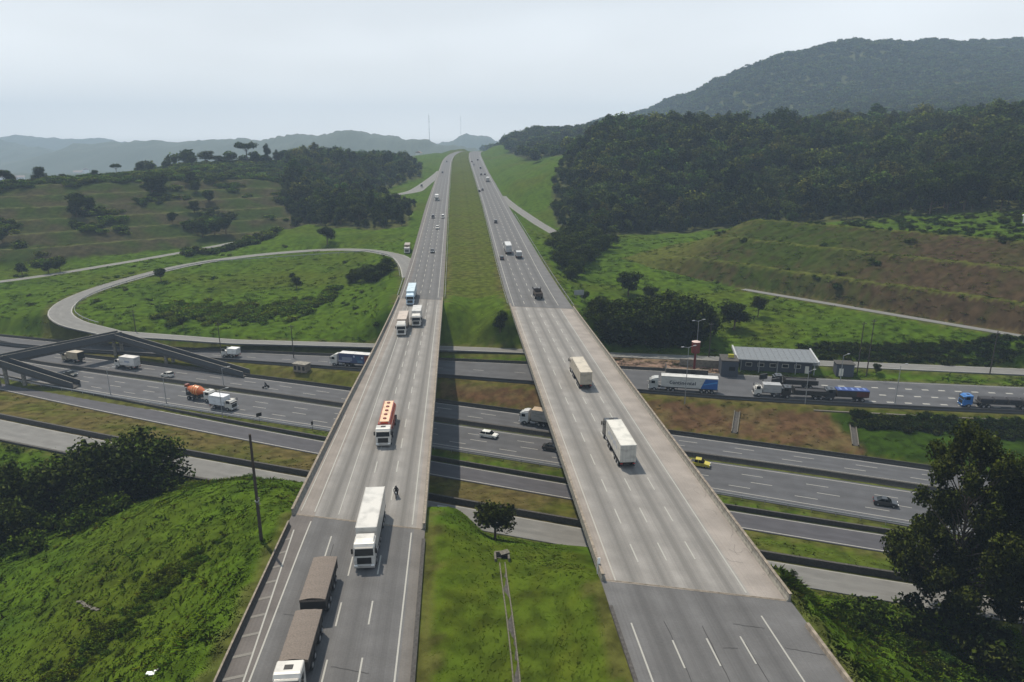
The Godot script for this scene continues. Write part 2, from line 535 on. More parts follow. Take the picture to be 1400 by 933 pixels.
func control_points() -> Array:
	# heights read off the photograph: slopes, ravine, hills
	var c := [
		[36, 0, -1], [45, 58, -5], [55, 62, -9], [62, 50, -10], [80, 55, -12], [100, 30, -12], [60, 20, -9], [120, 40, -12], [44, 40, -4], [170, 0, -12], [90, 78, -12.5],
		[-25, 0, -0.6], [-25.8, 82, -1], [-26.8, 103, -3], [-40, 108, -4.2], [-47, 102, -5.5], [-56, 93, -8], [-32, 70, -2.6], [-25.5, 60, -0.8], [-45, 71, -6.5], [-58, 70, -9.5], [-75, 80, -13],
		[-60, 40, -9], [-90, 60, -13], [-40, 20, -4], [-100, 0, -12], [-82, 118, -14], [-72, 123, -14.5], [-64, 128, -14.5], [-90, 135, -13.8], [-64, 104, -11], [-110, 120, -14], [-150, 130, -14], [-50, 117, -10],
		[5, 0, -1.2], [5, 55, -1.2], [5, 74, -1.4], [6, 84, -3.2], [-2, 88, -3.0], [12, 78, -2.2], [5, 98, -11],
		[6, 214, -6.5], [6, 225, -2.8], [6, 238, -0.6], [-14, 222, -2.5], [-30, 228, -4], [26, 205, -4.5], [42, 212, -5.5], [45, 230, -4], [48, 260, -2],
		[-40, 225, -8], [-60, 240, -8], [-90, 250, -7.5], [-60, 280, -5], [-95, 300, -4], [-115, 260, -6.5], [-45, 300, -1], [-60, 325, -1.5], [-75, 330, -1], [-30, 270, -1.5],
		[-160, 260, -8], [-170, 290, -7], [-190, 260, -9], [-150, 240, -10.5], [-240, 240, -10], [-75, 365, 3], [-45, 365, 5], [-30, 340, 4], [-100, 375, 2],
		[60, 205, -8.5], [80, 215, -7.5], [105, 200, -6.5], [90, 240, -3.5], [60, 240, -5.5], [60, 280, -1.5], [80, 285, 0.5], [110, 228, -4.2], [130, 195, -5.6], [150, 180, -4.6], [75, 265, -1.5],
		[48, 330, 3.2], [60, 330, 3.5], [94, 390, 4.5], [136, 390, 5], [170, 370, 9], [200, 350, 14.3], [225, 330, 19], [240, 300, 22], [260, 280, 26], [100, 340, 3.5], [150, 330, 8],
		[68, 480, 24], [95, 520, 45], [122, 520, 52], [149, 520, 53], [181, 520, 54], [228, 500, 51], [250, 480, 48], [291, 480, 50], [303, 420, 42], [331, 400, 50], [400, 380, 62], [60, 430, 11], [120, 450, 26],
		[180, 430, 28], [230, 420, 32], [62, 560, 28], [110, 600, 48], [180, 640, 46], [280, 640, 44], [380, 560, 58], [60, 620, 30], [75, 700, 36],
		[360, 1250, 40], [433, 1300, 92], [330, 1400, 45], [420, 1420, 80], [542, 1400, 174], [680, 1450, 222], [857, 1500, 262], [953, 1500, 260], [1031, 1450, 240], [1170, 1450, 248], [1500, 1450, 250], [1000, 2000, 200], [600, 2000, 130],
		[300, 1000, 66], [500, 1000, 80], [700, 1000, 110], [900, 900, 100], [500, 800, 62], [700, 700, 80], [640, 1200, 128], [860, 1200, 160], [1100, 1150, 165], [380, 1150, 46],
		[50, 1100, 42], [106, 1050, 56], [152, 1000, 66], [223, 950, 74], [150, 820, 54], [100, 880, 46], [60, 850, 38], [200, 1300, 50], [100, 1500, 30], [0, 1400, 30],
		[-123, 560, 22], [-102, 600, 26], [-77, 640, 30], [-45, 640, 27], [-30, 580, 19], [-60, 540, 15], [-40, 480, 12], [-60, 430, 9], [-90, 470, 13], [-35, 420, 9], [-60, 720, 30], [-40, 800, 30], [-30, 900, 33],
		[-143, 378, -1], [-184, 350, -3], [-203, 326, -4.5], [-280, 300, -7], [-260, 421, 24], [-250, 487, 28], [-219, 600, 33], [-165, 617, 35], [-135, 615, 33], [-200, 430, 24], [-150, 470, 24], [-130, 420, 12],
		[-300, 400, 18], [-330, 350, 8], [-380, 420, 10], [-300, 520, 16], [-350, 620, 0], [-260, 720, 12], [-200, 760, 20], [-450, 600, -20], [-500, 450, -18], [-500, 300, -20], [-400, 800, -25], [-250, 950, -10], [-120, 1000, 22],
		[-700, 1000, -30], [-1000, 700, -30], [-1200, 1500, -30], [-400, 1500, -25], [0, 2000, 10], [-2500, 3000, -30], [0, 4000, -20], [3000, 4000, 60], [-4000, 6000, -30], [4000, 6500, 40], [0, 6800, -30], [-7000, 6800, -30], [7000, 6800, 0],
		[1800, 600, 120], [1000, 300, 100], [600, 200, 60], [400, 150, 30], [300, 200, 28], [300, 80, -6], [600, 0, 10], [-600, 0, -14], [-300, 120, -14], [-300, 180, -14.4], [0, -40, -2],
		[230, 250, 20], [210, 200, 18], [230, 180, 16], [170, 215, 6], [150, 250, 10],
	]
	return c

func solve_surface(pts: Array) -> Array:
	# smooth surface through the points: sum of w * sqrt(r^2 + 36)
	var n := pts.size()
	var a := []
	for i in n:
		var row := PackedFloat64Array()
		row.resize(n + 2)
		for j in n:
			var dx: float = pts[i][0] - pts[j][0]
			var dd: float = pts[i][1] - pts[j][1]
			row[j] = sqrt(dx * dx + dd * dd + 36.0)
		row[i] -= 1.2
		row[n] = 1.0
		row[n + 1] = pts[i][2]
		a.append(row)
	var last := PackedFloat64Array()
	last.resize(n + 2)
	for j in n: last[j] = 1.0
	a.append(last)
	var m := n + 1
	for k in m:
		var piv := k
		for i in range(k + 1, m):
			if absf(a[i][k]) > absf(a[piv][k]): piv = i
		if piv != k:
			var t: PackedFloat64Array = a[k]
			a[k] = a[piv]
			a[piv] = t
		var rk: PackedFloat64Array = a[k]
		var inv := 1.0 / rk[k]
		for i in range(k + 1, m):
			var ri: PackedFloat64Array = a[i]
			var f := ri[k] * inv
			if f != 0.0:
				for j in range(k, m + 1):
					ri[j] -= f * rk[j]
				a[i] = ri
	var w := PackedFloat64Array()
	w.resize(m)
	for k in range(m - 1, -1, -1):
		var s: float = a[k][m]
		for j in range(k + 1, m):
			s -= a[k][j] * w[j]
		w[k] = s / a[k][k]
	return w

func stair(u: float, steps: Array) -> float:
	return interp(u, steps)

var right_steps := [[-2, -3.0], [3, -3.0], [12, 3.8], [13, 4.2], [17, 4.0], [34, 10.6], [35, 11.2], [39.5, 11.0], [58, 16.6], [59, 17.2], [66, 17.2]]
var left_steps := []

func right_uv(x: float, d: float) -> Vector2:
	return Vector2(0.805 * (x - 115.0) + 0.594 * (d - 239.0), 0.594 * (x - 115.0) - 0.805 * (d - 239.0))

func left_uv(x: float, d: float) -> Vector2:
	return Vector2(-0.532 * (x + 203.0) + 0.847 * (d - 326.0), 0.847 * (x + 203.0) + 0.532 * (d - 326.0))

func make_terrain():
	for k in 6:
		var u0 := k * 19.0
		left_steps.append_array([[u0 + 2.0, -2.5 + 5.0 * k], [u0 + 14.0, 2.2 + 5.0 * k], [u0 + 15.0, 2.6 + 5.0 * k], [u0 + 19.5, 2.4 + 5.0 * k]])
	left_steps.append([135.0, 29.0])
	var d := D0
	while d < D1 - 0.01:
		row_d.append(d)
		d += STEP
	var st := STEP
	row_d.append(D1)
	d = D1
	while d < 4300.0:
		d += st
		st *= GROW
		row_d.append(d)
	var nr := row_d.size()
	# base surface
	var pts := control_points()
	for k in ["frontage_road", "collector_road", "lower_highway_far", "upper_highway", "service_road", "loop_ramp", "hill_road", "bench_track"]:
		var r: Array = roads[k]
		for i in range(0, r.size(), 7):
			pts.append([r[i][0], r[i][1], r[i][2]])
	for dd in [0, 40, 250, 320, 400, 500, 620, 760, 900, 1050, 1200]:
		for x in [-14, 6, 27]:
			if dd > 60 or x == 6: pts.append([x, dd, hw_e(dd) - 0.6])
	var w := solve_surface(pts)
	var px := PackedFloat64Array()
	var pd := PackedFloat64Array()
	for q in pts:
		px.append(q[0])
		pd.append(q[1])
	var np := pts.size()
	var cr := 6
	var gi := int(ceil((nr - 1) / float(cr))) + 1
	var gj := int(ceil((NC - 1) / float(cr))) + 1
	var coarse := PackedFloat32Array()
	for a in gi:
		var i := mini(a * cr, nr - 1)
		for b in gj:
			var j := mini(b * cr, NC - 1)
			var dd := row_d[i]
			var x := (dd + 150.0) * S_MAX * (2.0 * j / (NC - 1) - 1.0)
			var s: float = w[np]
			for k in np:
				var ex := px[k] - x
				var ed := pd[k] - dd
				s += w[k] * sqrt(ex * ex + ed * ed + 36.0)
			coarse.append(s)
	hgt.resize(nr * NC)
	col.resize(nr * NC)
	paved.resize(nr * NC)
	paved.fill(999.0)
	for i in nr:
		var dd := row_d[i]
		var fa := float(i) / cr
		var a := mini(int(fa), gi - 2)
		for j in NC:
			var fb := float(j) / cr
			var b := mini(int(fb), gj - 2)
			var x := (dd + 150.0) * S_MAX * (2.0 * j / (NC - 1) - 1.0)
			var q := a * gj + b
			var h := lerpf(lerpf(coarse[q], coarse[q + 1], fb - b), lerpf(coarse[q + gj], coarse[q + gj + 1], fb - b), fa - a)
			h += n_mid.get_noise_2d(x, dd) * (0.7 if dd < 330.0 else 1.6)
			if dd < 300.0:
				h += n_fine.get_noise_2d(x, dd) * 0.16
			if dd > 500.0:
				h += n_big.get_noise_2d(x, dd) * minf((dd - 500.0) * 0.02, 22.0)
			# benched cuts on the two hillsides
			if dd > 120.0 and dd < 330.0 and x > 70.0:
				var uv := right_uv(x, dd)
				if uv.x > -3.0 and uv.x < 75.0 and uv.y > -75.0 and uv.y < 170.0:
					var wob := n_mid.get_noise_2d(x * 0.6, dd * 0.6) * 1.2
					var k := smoothstep(-3.0, 3.0, uv.x) * (1.0 - smoothstep(60.0, 75.0, uv.x)) * smoothstep(-75.0, -40.0, uv.y) * (1.0 - smoothstep(140.0, 170.0, uv.y))
					h = lerpf(h, stair(uv.x + wob, right_steps) + n_fine.get_noise_2d(x, dd) * 0.5 + n_fine.get_noise_2d(uv.y * 0.8, uv.x * 0.1) * 0.5, k)
			if x < -60.0 and dd > 280.0 and dd < 560.0:
				var uv := left_uv(x, dd)
				if uv.x > 0.0 and uv.x < 135.0 and uv.y > -130.0 and uv.y < 195.0:
					var k := smoothstep(0.0, 4.0, uv.x) * (1.0 - smoothstep(114.0, 135.0, uv.x)) * smoothstep(-130.0, -90.0, uv.y) * (1.0 - smoothstep(140.0, 195.0, uv.y))
					h = lerpf(h, stair(uv.x + n_mid.get_noise_2d(x * 0.5, dd * 0.5) * 5.0, left_steps), k)
			hgt[i * NC + j] = h
	# every road sits in its own cut or on its own embankment
	carve("left_motorway", 9.0, 0.8, -100.0, 87.0)
	carve("right_motorway", 9.0, 0.8, -100.0, 69.0)
	carve("left_motorway", 12.0, 1.0, 222.0, 2000.0)
	carve("right_motorway", 12.0, 1.0, 212.0, 2000.0)
	for a in [["far_ramp", 10.0], ["entry_ramp", 8.0], ["hill_road", 8.0], ["loop_ramp", 10.0], ["bench_track", 4.0], ["service_road", 5.0], ["upper_highway", 7.0], ["lower_highway_far", 3.5], ["collector_road", 5.0], ["lower_highway_near", 2.5], ["frontage_road", 3.0]]:
		carve(a[0], a[1], 0.9, -1000.0, 5000.0)
	colour_ground()
	# one sheet out to the horizon
	var vs := PackedVector3Array()
	var ns := PackedVector3Array()
	vs.resize(nr * NC)
	ns.resize(nr * NC)
	for i in nr:
		for j in NC:
			var dd := row_d[i]
			vs[i * NC + j] = Vector3((dd + 150.0) * S_MAX * (2.0 * j / (NC - 1) - 1.0), hgt[i * NC + j], -dd)
	for i in nr:
		var i0 := maxi(i - 1, 0)
		var i1 := mini(i + 1, nr - 1)
		for j in NC:
			var a := vs[i * NC + mini(j + 1, NC - 1)] - vs[i * NC + maxi(j - 1, 0)]
			var b := vs[i1 * NC + j] - vs[i0 * NC + j]
			ns[i * NC + j] = a.cross(b).normalized()
	var idx := PackedInt32Array()
	idx.resize((nr - 1) * (NC - 1) * 6)
	var t := 0
	for i in nr - 1:
		for j in NC - 1:
			var a := i * NC + j
			idx[t] = a; idx[t + 1] = a + NC; idx[t + 2] = a + NC + 1
			idx[t + 3] = a; idx[t + 4] = a + NC + 1; idx[t + 5] = a + 1
			t += 6
	var arr := []
	arr.resize(Mesh.ARRAY_MAX)
	arr[Mesh.ARRAY_VERTEX] = vs
	arr[Mesh.ARRAY_NORMAL] = ns
	arr[Mesh.ARRAY_COLOR] = col
	arr[Mesh.ARRAY_INDEX] = idx
	var me := ArrayMesh.new()
	me.add_surface_from_arrays(Mesh.PRIMITIVE_TRIANGLES, arr)
	setting("ground", me, mats["ground"])

func carve(road: String, slope: float, margin: float, dmin: float, dmax: float):
	var r: Array = roads[road]
	var best := {}
	for k in r.size() - 1:
		var a: Array = r[k]
		var b: Array = r[k + 1]
		if b[1] < dmin and a[1] < dmin or a[1] > dmax and b[1] > dmax: continue
		var reach: float = maxf(a[3], b[3]) / 2.0 + margin + slope
		var i0 := maxi(0, int(row_of(maxf(D0, minf(a[1], b[1]) - reach))))
		var i1 := mini(row_d.size() - 1, int(row_of(maxf(D0, maxf(a[1], b[1]) + reach))) + 1)
		var ab := Vector2(b[0] - a[0], b[1] - a[1])
		var l2 := ab.length_squared()
		for i in range(i0, i1 + 1):
			var dd := row_d[i]
			var j0 := maxi(0, int(col_of(minf(a[0], b[0]) - reach, dd)))
			var j1 := mini(NC - 1, int(col_of(maxf(a[0], b[0]) + reach, dd)) + 1)
			for j in range(j0, j1 + 1):
				var x := (dd + 150.0) * S_MAX * (2.0 * j / (NC - 1) - 1.0)
				var t := clampf(((x - a[0]) * ab.x + (dd - a[1]) * ab.y) / l2, 0.0, 1.0)
				var dist := Vector2(x - a[0] - ab.x * t, dd - a[1] - ab.y * t).length() - lerpf(a[3], b[3], t) / 2.0
				if dist > margin + slope: continue
				var e := lerpf(a[2], b[2], t)
				if dmax < 1000.0 and dd > dmax: dist = maxf(dist, dd - dmax)
				if dmin > 0.0 and dd < dmin: dist = maxf(dist, dmin - dd)
				var key := i * NC + j
				if not best.has(key) or dist < best[key].x:
					best[key] = Vector2(dist, e)
	for key in best:
		var q: Vector2 = best[key]
		var k := smoothstep(margin, margin + slope, q.x)
		hgt[key] = lerpf(q.y - 0.14, hgt[key], k)
		paved[key] = minf(paved[key], q.x)

func colour_ground():
	var lush := Color(0.055, 0.095, 0.009)
	var deep := Color(0.026, 0.050, 0.007)
	var olive := Color(0.062, 0.074, 0.013)
	var dry := Color(0.098, 0.076, 0.034)
	var soil := Color(0.085, 0.046, 0.026)
	var wood := Color(0.068, 0.062, 0.034)
	for i in row_d.size():
		var dd := row_d[i]
		for j in NC:
			var key := i * NC + j
			var x := (dd + 150.0) * S_MAX * (2.0 * j / (NC - 1) - 1.0)
			var a := n_mid.get_noise_2d(x * 1.3 + 300.0, dd * 1.3) * 0.5 + 0.5
			var b := n_fine.get_noise_2d(x * 0.9, dd * 0.9 + 500.0) * 0.5 * clampf((480.0 - dd) / 200.0, 0.0, 1.0) + 0.5
			var g := n_big.get_noise_2d(x * 2.0, dd * 2.0) * 0.5 + 0.5
			var c := lush.lerp(deep, smoothstep(0.45, 0.9, a * 0.6 + b * 0.4))
			c = c.lerp(olive, smoothstep(0.5, 0.8, g) * 0.6)
			if dd < 260.0 and x > -220.0 and x < 220.0:
				var ra := at_x("frontage_road", x)
				var rc := at_x("collector_road", x)
				var rf := at_x("lower_highway_far", x)
				var rh := at_x("upper_highway", x)
				if dd > ra[1] and dd < rc[1]:
					var k := smoothstep(0.3, 0.62, a * 0.7 + b * 0.3)
					c = olive.lerp(dry, k * 0.85)
					if x > 40.0: c = c.lerp(lush, smoothstep(40.0, 55.0, x) * 0.7)
				elif dd > rf[1] and dd < rh[1]:
					c = dry.lerp(soil, smoothstep(0.35, 0.6, a * 0.5 + b * 0.5) * 0.75) if x > -5.0 else olive.lerp(dry, a * 0.9)
					if x > 86.0: c = c.lerp(deep, smoothstep(86.0, 87.5, x))
					var edge: float = minf(dd - rf[1] - rf[3] * 0.56, (rh[1] - dd) - rh[3] * 0.56)
					if edge < 3.0: c = c.lerp(olive, 0.7)
				elif dd > rh[1] and x > 40.0 and x < 76.0 and dd < rh[1] + 19.0:
					c = Color(0.20, 0.145, 0.11)
				# mown median
				if x > -5.0 and x < 17.0 and (dd < 84.0 or dd > 232.0):
					c = lush.lerp(olive, 0.25 + 0.5 * b)
			if dd >= 232.0 and x > -5.0 and x < 22.0 and dd < 1200.0:
				c = olive.lerp(dry, 0.08 + 0.25 * b).lerp(lush, 0.55 * a)
			if dd > 120.0 and dd < 330.0 and x > 70.0:
				var uv := right_uv(x, dd)
				var u := uv.x + n_mid.get_noise_2d(x * 0.6, dd * 0.6) * 1.2
				if u > 2.0 and u < 62.0 and uv.y > -75.0:
					var riser := 1.0 if (u < 12.5 or (u > 15.4 and u < 34.6) or (u > 37.4 and u < 58.6)) else 0.0
					c = Color(0.074, 0.086, 0.017).lerp(Color(0.056, 0.032, 0.024).lerp(deep, (0.85 - 0.5 * smoothstep(-20.0, 60.0, uv.y)) * (0.35 + 0.65 * smoothstep(0.4, 0.62, b * 0.5 + g * 0.5))), riser * smoothstep(-70.0, -30.0, uv.y) * 0.95)
			if x < -110.0 and dd > 380.0 and dd < 760.0: c = c.lerp(deep, 0.55)
			if x < -60.0 and dd > 280.0 and dd < 560.0:
				var uv := left_uv(x, dd)
				if uv.x > 3.0 and uv.x < 118.0 and uv.y < 165.0:
					var u := uv.x + n_mid.get_noise_2d(x * 0.5, dd * 0.5) * 5.0
					var f := fposmod(u, 19.0)
					if f < 15.6 or f > 18.6:
						c = Color(0.056, 0.042, 0.031).lerp(deep, 0.2 + 0.55 * smoothstep(0.3, 0.65, a))
					else:
						c = Color(0.080, 0.090, 0.034)
			if dd > 700.0 and absf(x - 6.0) > 66.0 or dd > 250.0 and dd <= 720.0 and forest_here(x, dd) > 0.0:
				c = c.lerp(wood, 0.7)
			if paved[key] < 0.6 + 2.2 * b and dd < 300.0:
				c = c.lerp(dry, 0.45)
			col[key] = c
# ---------------------------------------------------------------- swept shapes
func sweep(path: Array, profile: Array, closed := true, every := 0.0) -> ArrayMesh:
	# profile points are (sideways to the right of travel, up)
	var m := MB.new()
	sweep_into(m, path, profile, closed)
	return m.done()

func sweep_into(m: MB, path: Array, profile: Array, closed := true):
	var n := path.size()
	var rings := []
	for i in n:
		var a: Vector3 = path[maxi(i - 1, 0)]
		var b: Vector3 = path[mini(i + 1, n - 1)]
		var t := b - a
		t.y = 0.0
		t = t.normalized()
		var side := t.cross(Vector3.UP)
		var ring := []
		for q in profile:
			ring.append(path[i] + side * q.x + Vector3.UP * q.y)
		rings.append(ring)
	var k := profile.size()
	var area := 0.0
	for i in k:
		area += profile[i].cross(profile[(i + 1) % k])
	for i in n - 1:
		for j in (k if closed else k - 1):
			var j2 := (j + 1) % k
			if area > 0.0 and closed: m.quad(rings[i][j], rings[i + 1][j], rings[i + 1][j2], rings[i][j2])
			else: m.quad(rings[i][j2], rings[i + 1][j2], rings[i + 1][j], rings[i][j])
	if closed:
		var idx := Geometry2D.triangulate_polygon(PackedVector2Array(profile))
		for e in [rings[0], rings[-1]]:
			var mid: Vector3 = (rings[0][0] + rings[-1][0]) * 0.5
			for q in idx.size() / 3:
				m.tri_o(e[idx[q * 3]], e[idx[q * 3 + 1]], e[idx[q * 3 + 2]], mid)

func road_path(road: String, off: float, lift := 0.0, frac := 0.0, d0 := -1e6, d1 := 1e6, x0 := -1e6, x1 := 1e6) -> Array:
	# points along a road at frac * half width + off metres to the right of its direction of travel in the plan
	var r: Array = roads[road]
	var out := []
	for i in r.size():
		if r[i][1] < d0 or r[i][1] > d1 or r[i][0] < x0 or r[i][0] > x1: continue
		var a: Array = r[maxi(i - 1, 0)]
		var b: Array = r[mini(i + 1, r.size() - 1)]
		var t := Vector3(b[0] - a[0], 0, -(b[1] - a[1])).normalized()
		var side := t.cross(Vector3.UP)
		out.append(Vector3(r[i][0], r[i][2] + lift, -r[i][1]) + side * (off + frac * r[i][3] * 0.5))
	return out

func paving(road: String, lift := 0.0, vlen := 60.0) -> ArrayMesh:
	# a paved strip with its own thickness
	var l := road_path(road, 0.0, lift, -1.0)
	var r := road_path(road, 0.0, lift, 1.0)
	return ribbon(l, r, vlen)

func ribbon(l: Array, r: Array, vlen: float, thick := 0.5) -> ArrayMesh:
	var st := SurfaceTool.new()
	st.begin(Mesh.PRIMITIVE_TRIANGLES)
	var s := 0.0
	var nx := 4
	for i in l.size():
		if i > 0: s += ((l[i] + r[i]) * 0.5).distance_to((l[i - 1] + r[i - 1]) * 0.5)
		for k in nx + 3:
			var u := clampf((k - 1.0) / nx, 0.0, 1.0)
			var p: Vector3 = l[i].lerp(r[i], u)
			if k == 0 or k == nx + 2: p.y -= thick
			st.set_uv(Vector2(u, s / vlen))
			st.set_normal(Vector3.UP if k > 0 and k < nx + 2 else Vector3((-1.0 if k == 0 else 1.0), 0, 0))
			st.add_vertex(p)
	var w := nx + 3
	for i in l.size() - 1:
		for k in w - 1:
			var a := i * w + k
			for q in [a, a + w, a + w + 1, a, a + w + 1, a + 1]: st.add_index(q)
	return st.commit()

func motor_edges(road: String, d: float) -> Array:
	var r: Array = roads[road]
	var i := 0
	while i < r.size() - 2 and r[i + 1][1] < d: i += 1
	var t: float = (d - r[i][1]) / (r[i + 1][1] - r[i][1])
	var c := lerpf(r[i][0], r[i + 1][0], t)
	var w := lerpf(r[i][3], r[i + 1][3], t)
	return [c - w / 2, c + w / 2, hw_e(d)]

func motor_strip(road: String, da: Callable, db: Callable, lift := 0.0, thick := 0.5) -> ArrayMesh:
	# between two skewed joints
	var l := []
	var r := []
	var d_mid: float = (da.call(0.0) + db.call(0.0)) * 0.5
	var n := int(clampf((db.call(0.0) - da.call(0.0)) / 5.0, 4, 200))
	for i in n + 1:
		var t := float(i) / n
		var el := motor_edges(road, lerpf(da.call(motor_edges(road, da.call(0.0))[0]), db.call(motor_edges(road, db.call(0.0))[0]), t))
		var dl: float = lerpf(da.call(motor_edges(road, da.call(0.0))[0]), db.call(motor_edges(road, db.call(0.0))[0]), t)
		var dr: float = lerpf(da.call(motor_edges(road, da.call(0.0))[1]), db.call(motor_edges(road, db.call(0.0))[1]), t)
		var er := motor_edges(road, dr)
		l.append(Vector3(el[0], hw_e(dl) + lift, -dl))
		r.append(Vector3(er[1], hw_e(dr) + lift, -dr))
	return ribbon(l, r, 60.0, thick)

# skewed joint lines of the two viaducts (x -> d)
func joint_ln(x: float) -> float: return 83.0 + (-6.0 - x) * 0.31
func joint_lf(x: float) -> float: return 224.2 + (-4.0 - x) * 0.23
func joint_rn(x: float) -> float: return 69.5 - (x - 16.6) * 0.27
func joint_rf(x: float) -> float: return 213.8 - (x - 17.3) * 0.25

func line_on(xf: Callable, d0: float, d1: float, width := 0.18, lift := 0.03) -> ArrayMesh:
	var p := []
	var d := d0
	while d <= d1:
		p.append(Vector3(xf.call(d), hw_e(d) + lift, -d))
		d += clampf(d * 0.03, 4.0, 20.0)
	return sweep(p, [Vector2(width / 2, 0), Vector2(-width / 2, 0)], false)

func lx_edge(d: float) -> float: return interp(d, [[0, -20.45], [80, -20.45], [170, -19.2], [300, -17.6], [460, -16.6], [690, -14.6], [840, -12.2], [940, -7.2]])
func lx_in(d: float) -> float: return interp(d, [[0, -6.85], [460, -5.6], [690, -4.6], [840, -3.2], [940, 0.6]])
func rx_in(d: float) -> float: return interp(d, [[0, 17.7], [200, 18.0], [460, 19.2], [840, 19.6], [940, 20.6]])
func rx_edge(d: float) -> float: return interp(d, [[0, 32.1], [300, 32.2], [460, 31.9], [690, 31.6], [840, 32.6], [940, 33.6]])

func make_roads():
	var far := func(_x): return 1195.0
	var near := func(_x): return -38.0
	var mln := setting("road", motor_strip("left_motorway", near, joint_ln), mats["asphalt_l"])
	var mlf := setting("road", motor_strip("left_motorway", joint_lf, far), mats["asphalt_l"])
	var mrn := setting("road", motor_strip("right_motorway", near, joint_rn), mats["asphalt_r"])
	var mrf := setting("road", motor_strip("right_motorway", joint_rf, far), mats["asphalt_r"])
	var white: Material = mats["line_white"]
	# solid edge lines, cut where the viaduct decks begin
	for a in [[mln, -30.0, 82.0], [mlf, 228.0, 940.0]]:
		part("edge_line", line_on(lx_edge, a[1], a[2] + 4.0 if a[1] < 0 else a[2]), white, a[0])
		part("edge_line", line_on(lx_in, a[1], a[2]), white, a[0])
	for a in [[mrn, -30.0, 65.0], [mrf, 214.0, 940.0]]:
		part("edge_line", line_on(rx_in, a[1], a[2]), white, a[0])
		part("edge_line", line_on(rx_edge, a[1], a[2]), white, a[0])
	part("edge_line", line_on(func(d): return interp(d, [[0, -21.0], [57, -21.0], [84, -22.2]]), -20.0, 84.0), white, mln)
	part("lane_line", line_on(func(d): return lane_l(d, 1), 74.0, 83.0), white, mln)
	# diagonal bars in the closed shoulder
	var bar := MB.new()
	bar.quad(Vector3(-1.1, 0, 0.45), Vector3(-1.1, 0, 0.05), Vector3(1.1, 0, -0.45), Vector3(1.1, 0, -0.05))
	var bar_mesh := bar.done()
	for k in 14:
		var bd := 42.0 + k * 3.05
		var right_end := interp(bd, [[0, -21.0], [57, -21.0], [84, -22.2]]) - 0.1
		var sb := part("shoulder_bar", bar_mesh, mats["line_faded"], mln, Vector3((right_end - 23.2) / 2, 0.03, -bd))
		sb.scale.x = (right_end + 23.2) / 2.2
	# dashes: real paint pieces, one mesh shared
	var dash := MB.new()
	dash.quad(Vector3(-0.09, 0, 2.0), Vector3(-0.09, 0, -2.0), Vector3(0.09, 0, -2.0), Vector3(0.09, 0, 2.0))
	dash_mesh = dash.done()
	for k in range(-2, 75):
		var d := 30.0 + k * 9.0
		for l in [2, 3]:
			if d < 81.0: lane_dash(mln, lane_l(d, l), d)
			elif d > 231.0 and d < 640.0: lane_dash(mlf, lane_l(d, l), d)
		if d > 231.0 and d < 640.0: lane_dash(mlf, lane_l(d, 1), d)
		for l in [1, 2, 3]:
			var x := lane_r(d, l)
			if d < joint_rn(x) - 2.5: lane_dash(mrn, x, d)
			elif d > 217.0 and d < 640.0: lane_dash(mrf, x, d)
	# dark sealed cracks in the near asphalt
	var seal := mat("crack_seal", Color(0.17, 0.17, 0.175), 0.9)
	for q in [[mrn, 30.6, 52.0, 33.4, 51.0], [mrn, 26.2, 57.5, 27.6, 57.3], [mrn, 28.5, 61.0, 31.6, 60.0], [mrn, 25.0, 44.0, 25.2, 61.0], [mrn, 28.8, 40.0, 28.7, 58.0], [mln, -16.6, 40.0, -16.4, 80.0], [mrn, 21.6, 40.0, 21.4, 62.0], [mln, -13.0, 58.0, -9.2, 56.8], [mln, -19.5, 66.5, -15.8, 65.6], [mrn, 18.2, 47.0, 21.4, 46.2], [mrn, 32.4, 57.0, 36.0, 55.6]]:
		var p := []
		for k in 13:
			var t := k / 12.0
			p.append(Vector3(lerpf(q[1], q[3], t) + rng.randf_range(-0.06, 0.06), 0.016, -(lerpf(q[2], q[4], t) + rng.randf_range(-0.06, 0.06))))
		part("crack_seal", sweep(p, [Vector2(0.04, 0), Vector2(-0.04, 0)], false), seal, q[0])
	# lower roads
	for a in [["collector_road", "asphalt_dark"], ["lower_highway_near", "asphalt_low"], ["lower_highway_far", "asphalt_low"], ["upper_highway", "asphalt_low"], ["frontage_road", "asphalt_old"], ["service_road", "asphalt_old"], ["loop_ramp", "asphalt_old"], ["hill_road", "asphalt_old"], ["bench_track", "asphalt_old"], ["entry_ramp", "asphalt_old"], ["far_ramp", "asphalt_old"]]:
		var lift := 0.0 if a[0] != "loop_ramp" and a[0] != "entry_ramp" and a[0] != "far_ramp" else -0.03
		var o := setting(a[0] if not a[0].begins_with("lower") else "road", paving(a[0], lift), mats[a[1]])
		var r: Array = roads[a[0]]
		match a[0]:
			"collector_road":
				for f in [-1.0, 1.0]: part("edge_line", line_along(a[0], -0.35 * f, f, 0.2), white, o)
			"lower_highway_near":
				for f in [-1.0, 1.0]: part("edge_line", line_along(a[0], (-0.7 if f < 0 else -2.0) * f, f, 0.2), white, o)
				for f in [-0.43, -0.0, 0.38]: dashes_along(o, a[0], f, 12.0)
			"lower_highway_far":
				for f in [-1.0, 1.0]: part("edge_line", line_along(a[0], -0.5 * f, f, 0.2), white, o)
				for f in [-0.3, 0.3]: dashes_along(o, a[0], f, 12.0)
			"upper_highway":
				part("edge_line", line_along(a[0], 0.8, -1.0, 0.2), white, o)
				part("edge_line", line_along(a[0], -0.6, 1.0, 0.2), white, o)
				for f in [0.0]: dashes_along(o, a[0], f, 12.0, -120.0, 66.0)
				for f in [-0.42, 0.12, 0.62]: blocks_along(o, a[0], f, 94.0, 200.0)
			"frontage_road":
				part("edge_line", line_along(a[0], 0.25, -1.0, 0.15), white, o)
			"loop_ramp", "service_road", "hill_road":
				for f in [-1.0, 1.0]: part("edge_line", line_along(a[0], -0.3 * f, f, 0.22), white, o)

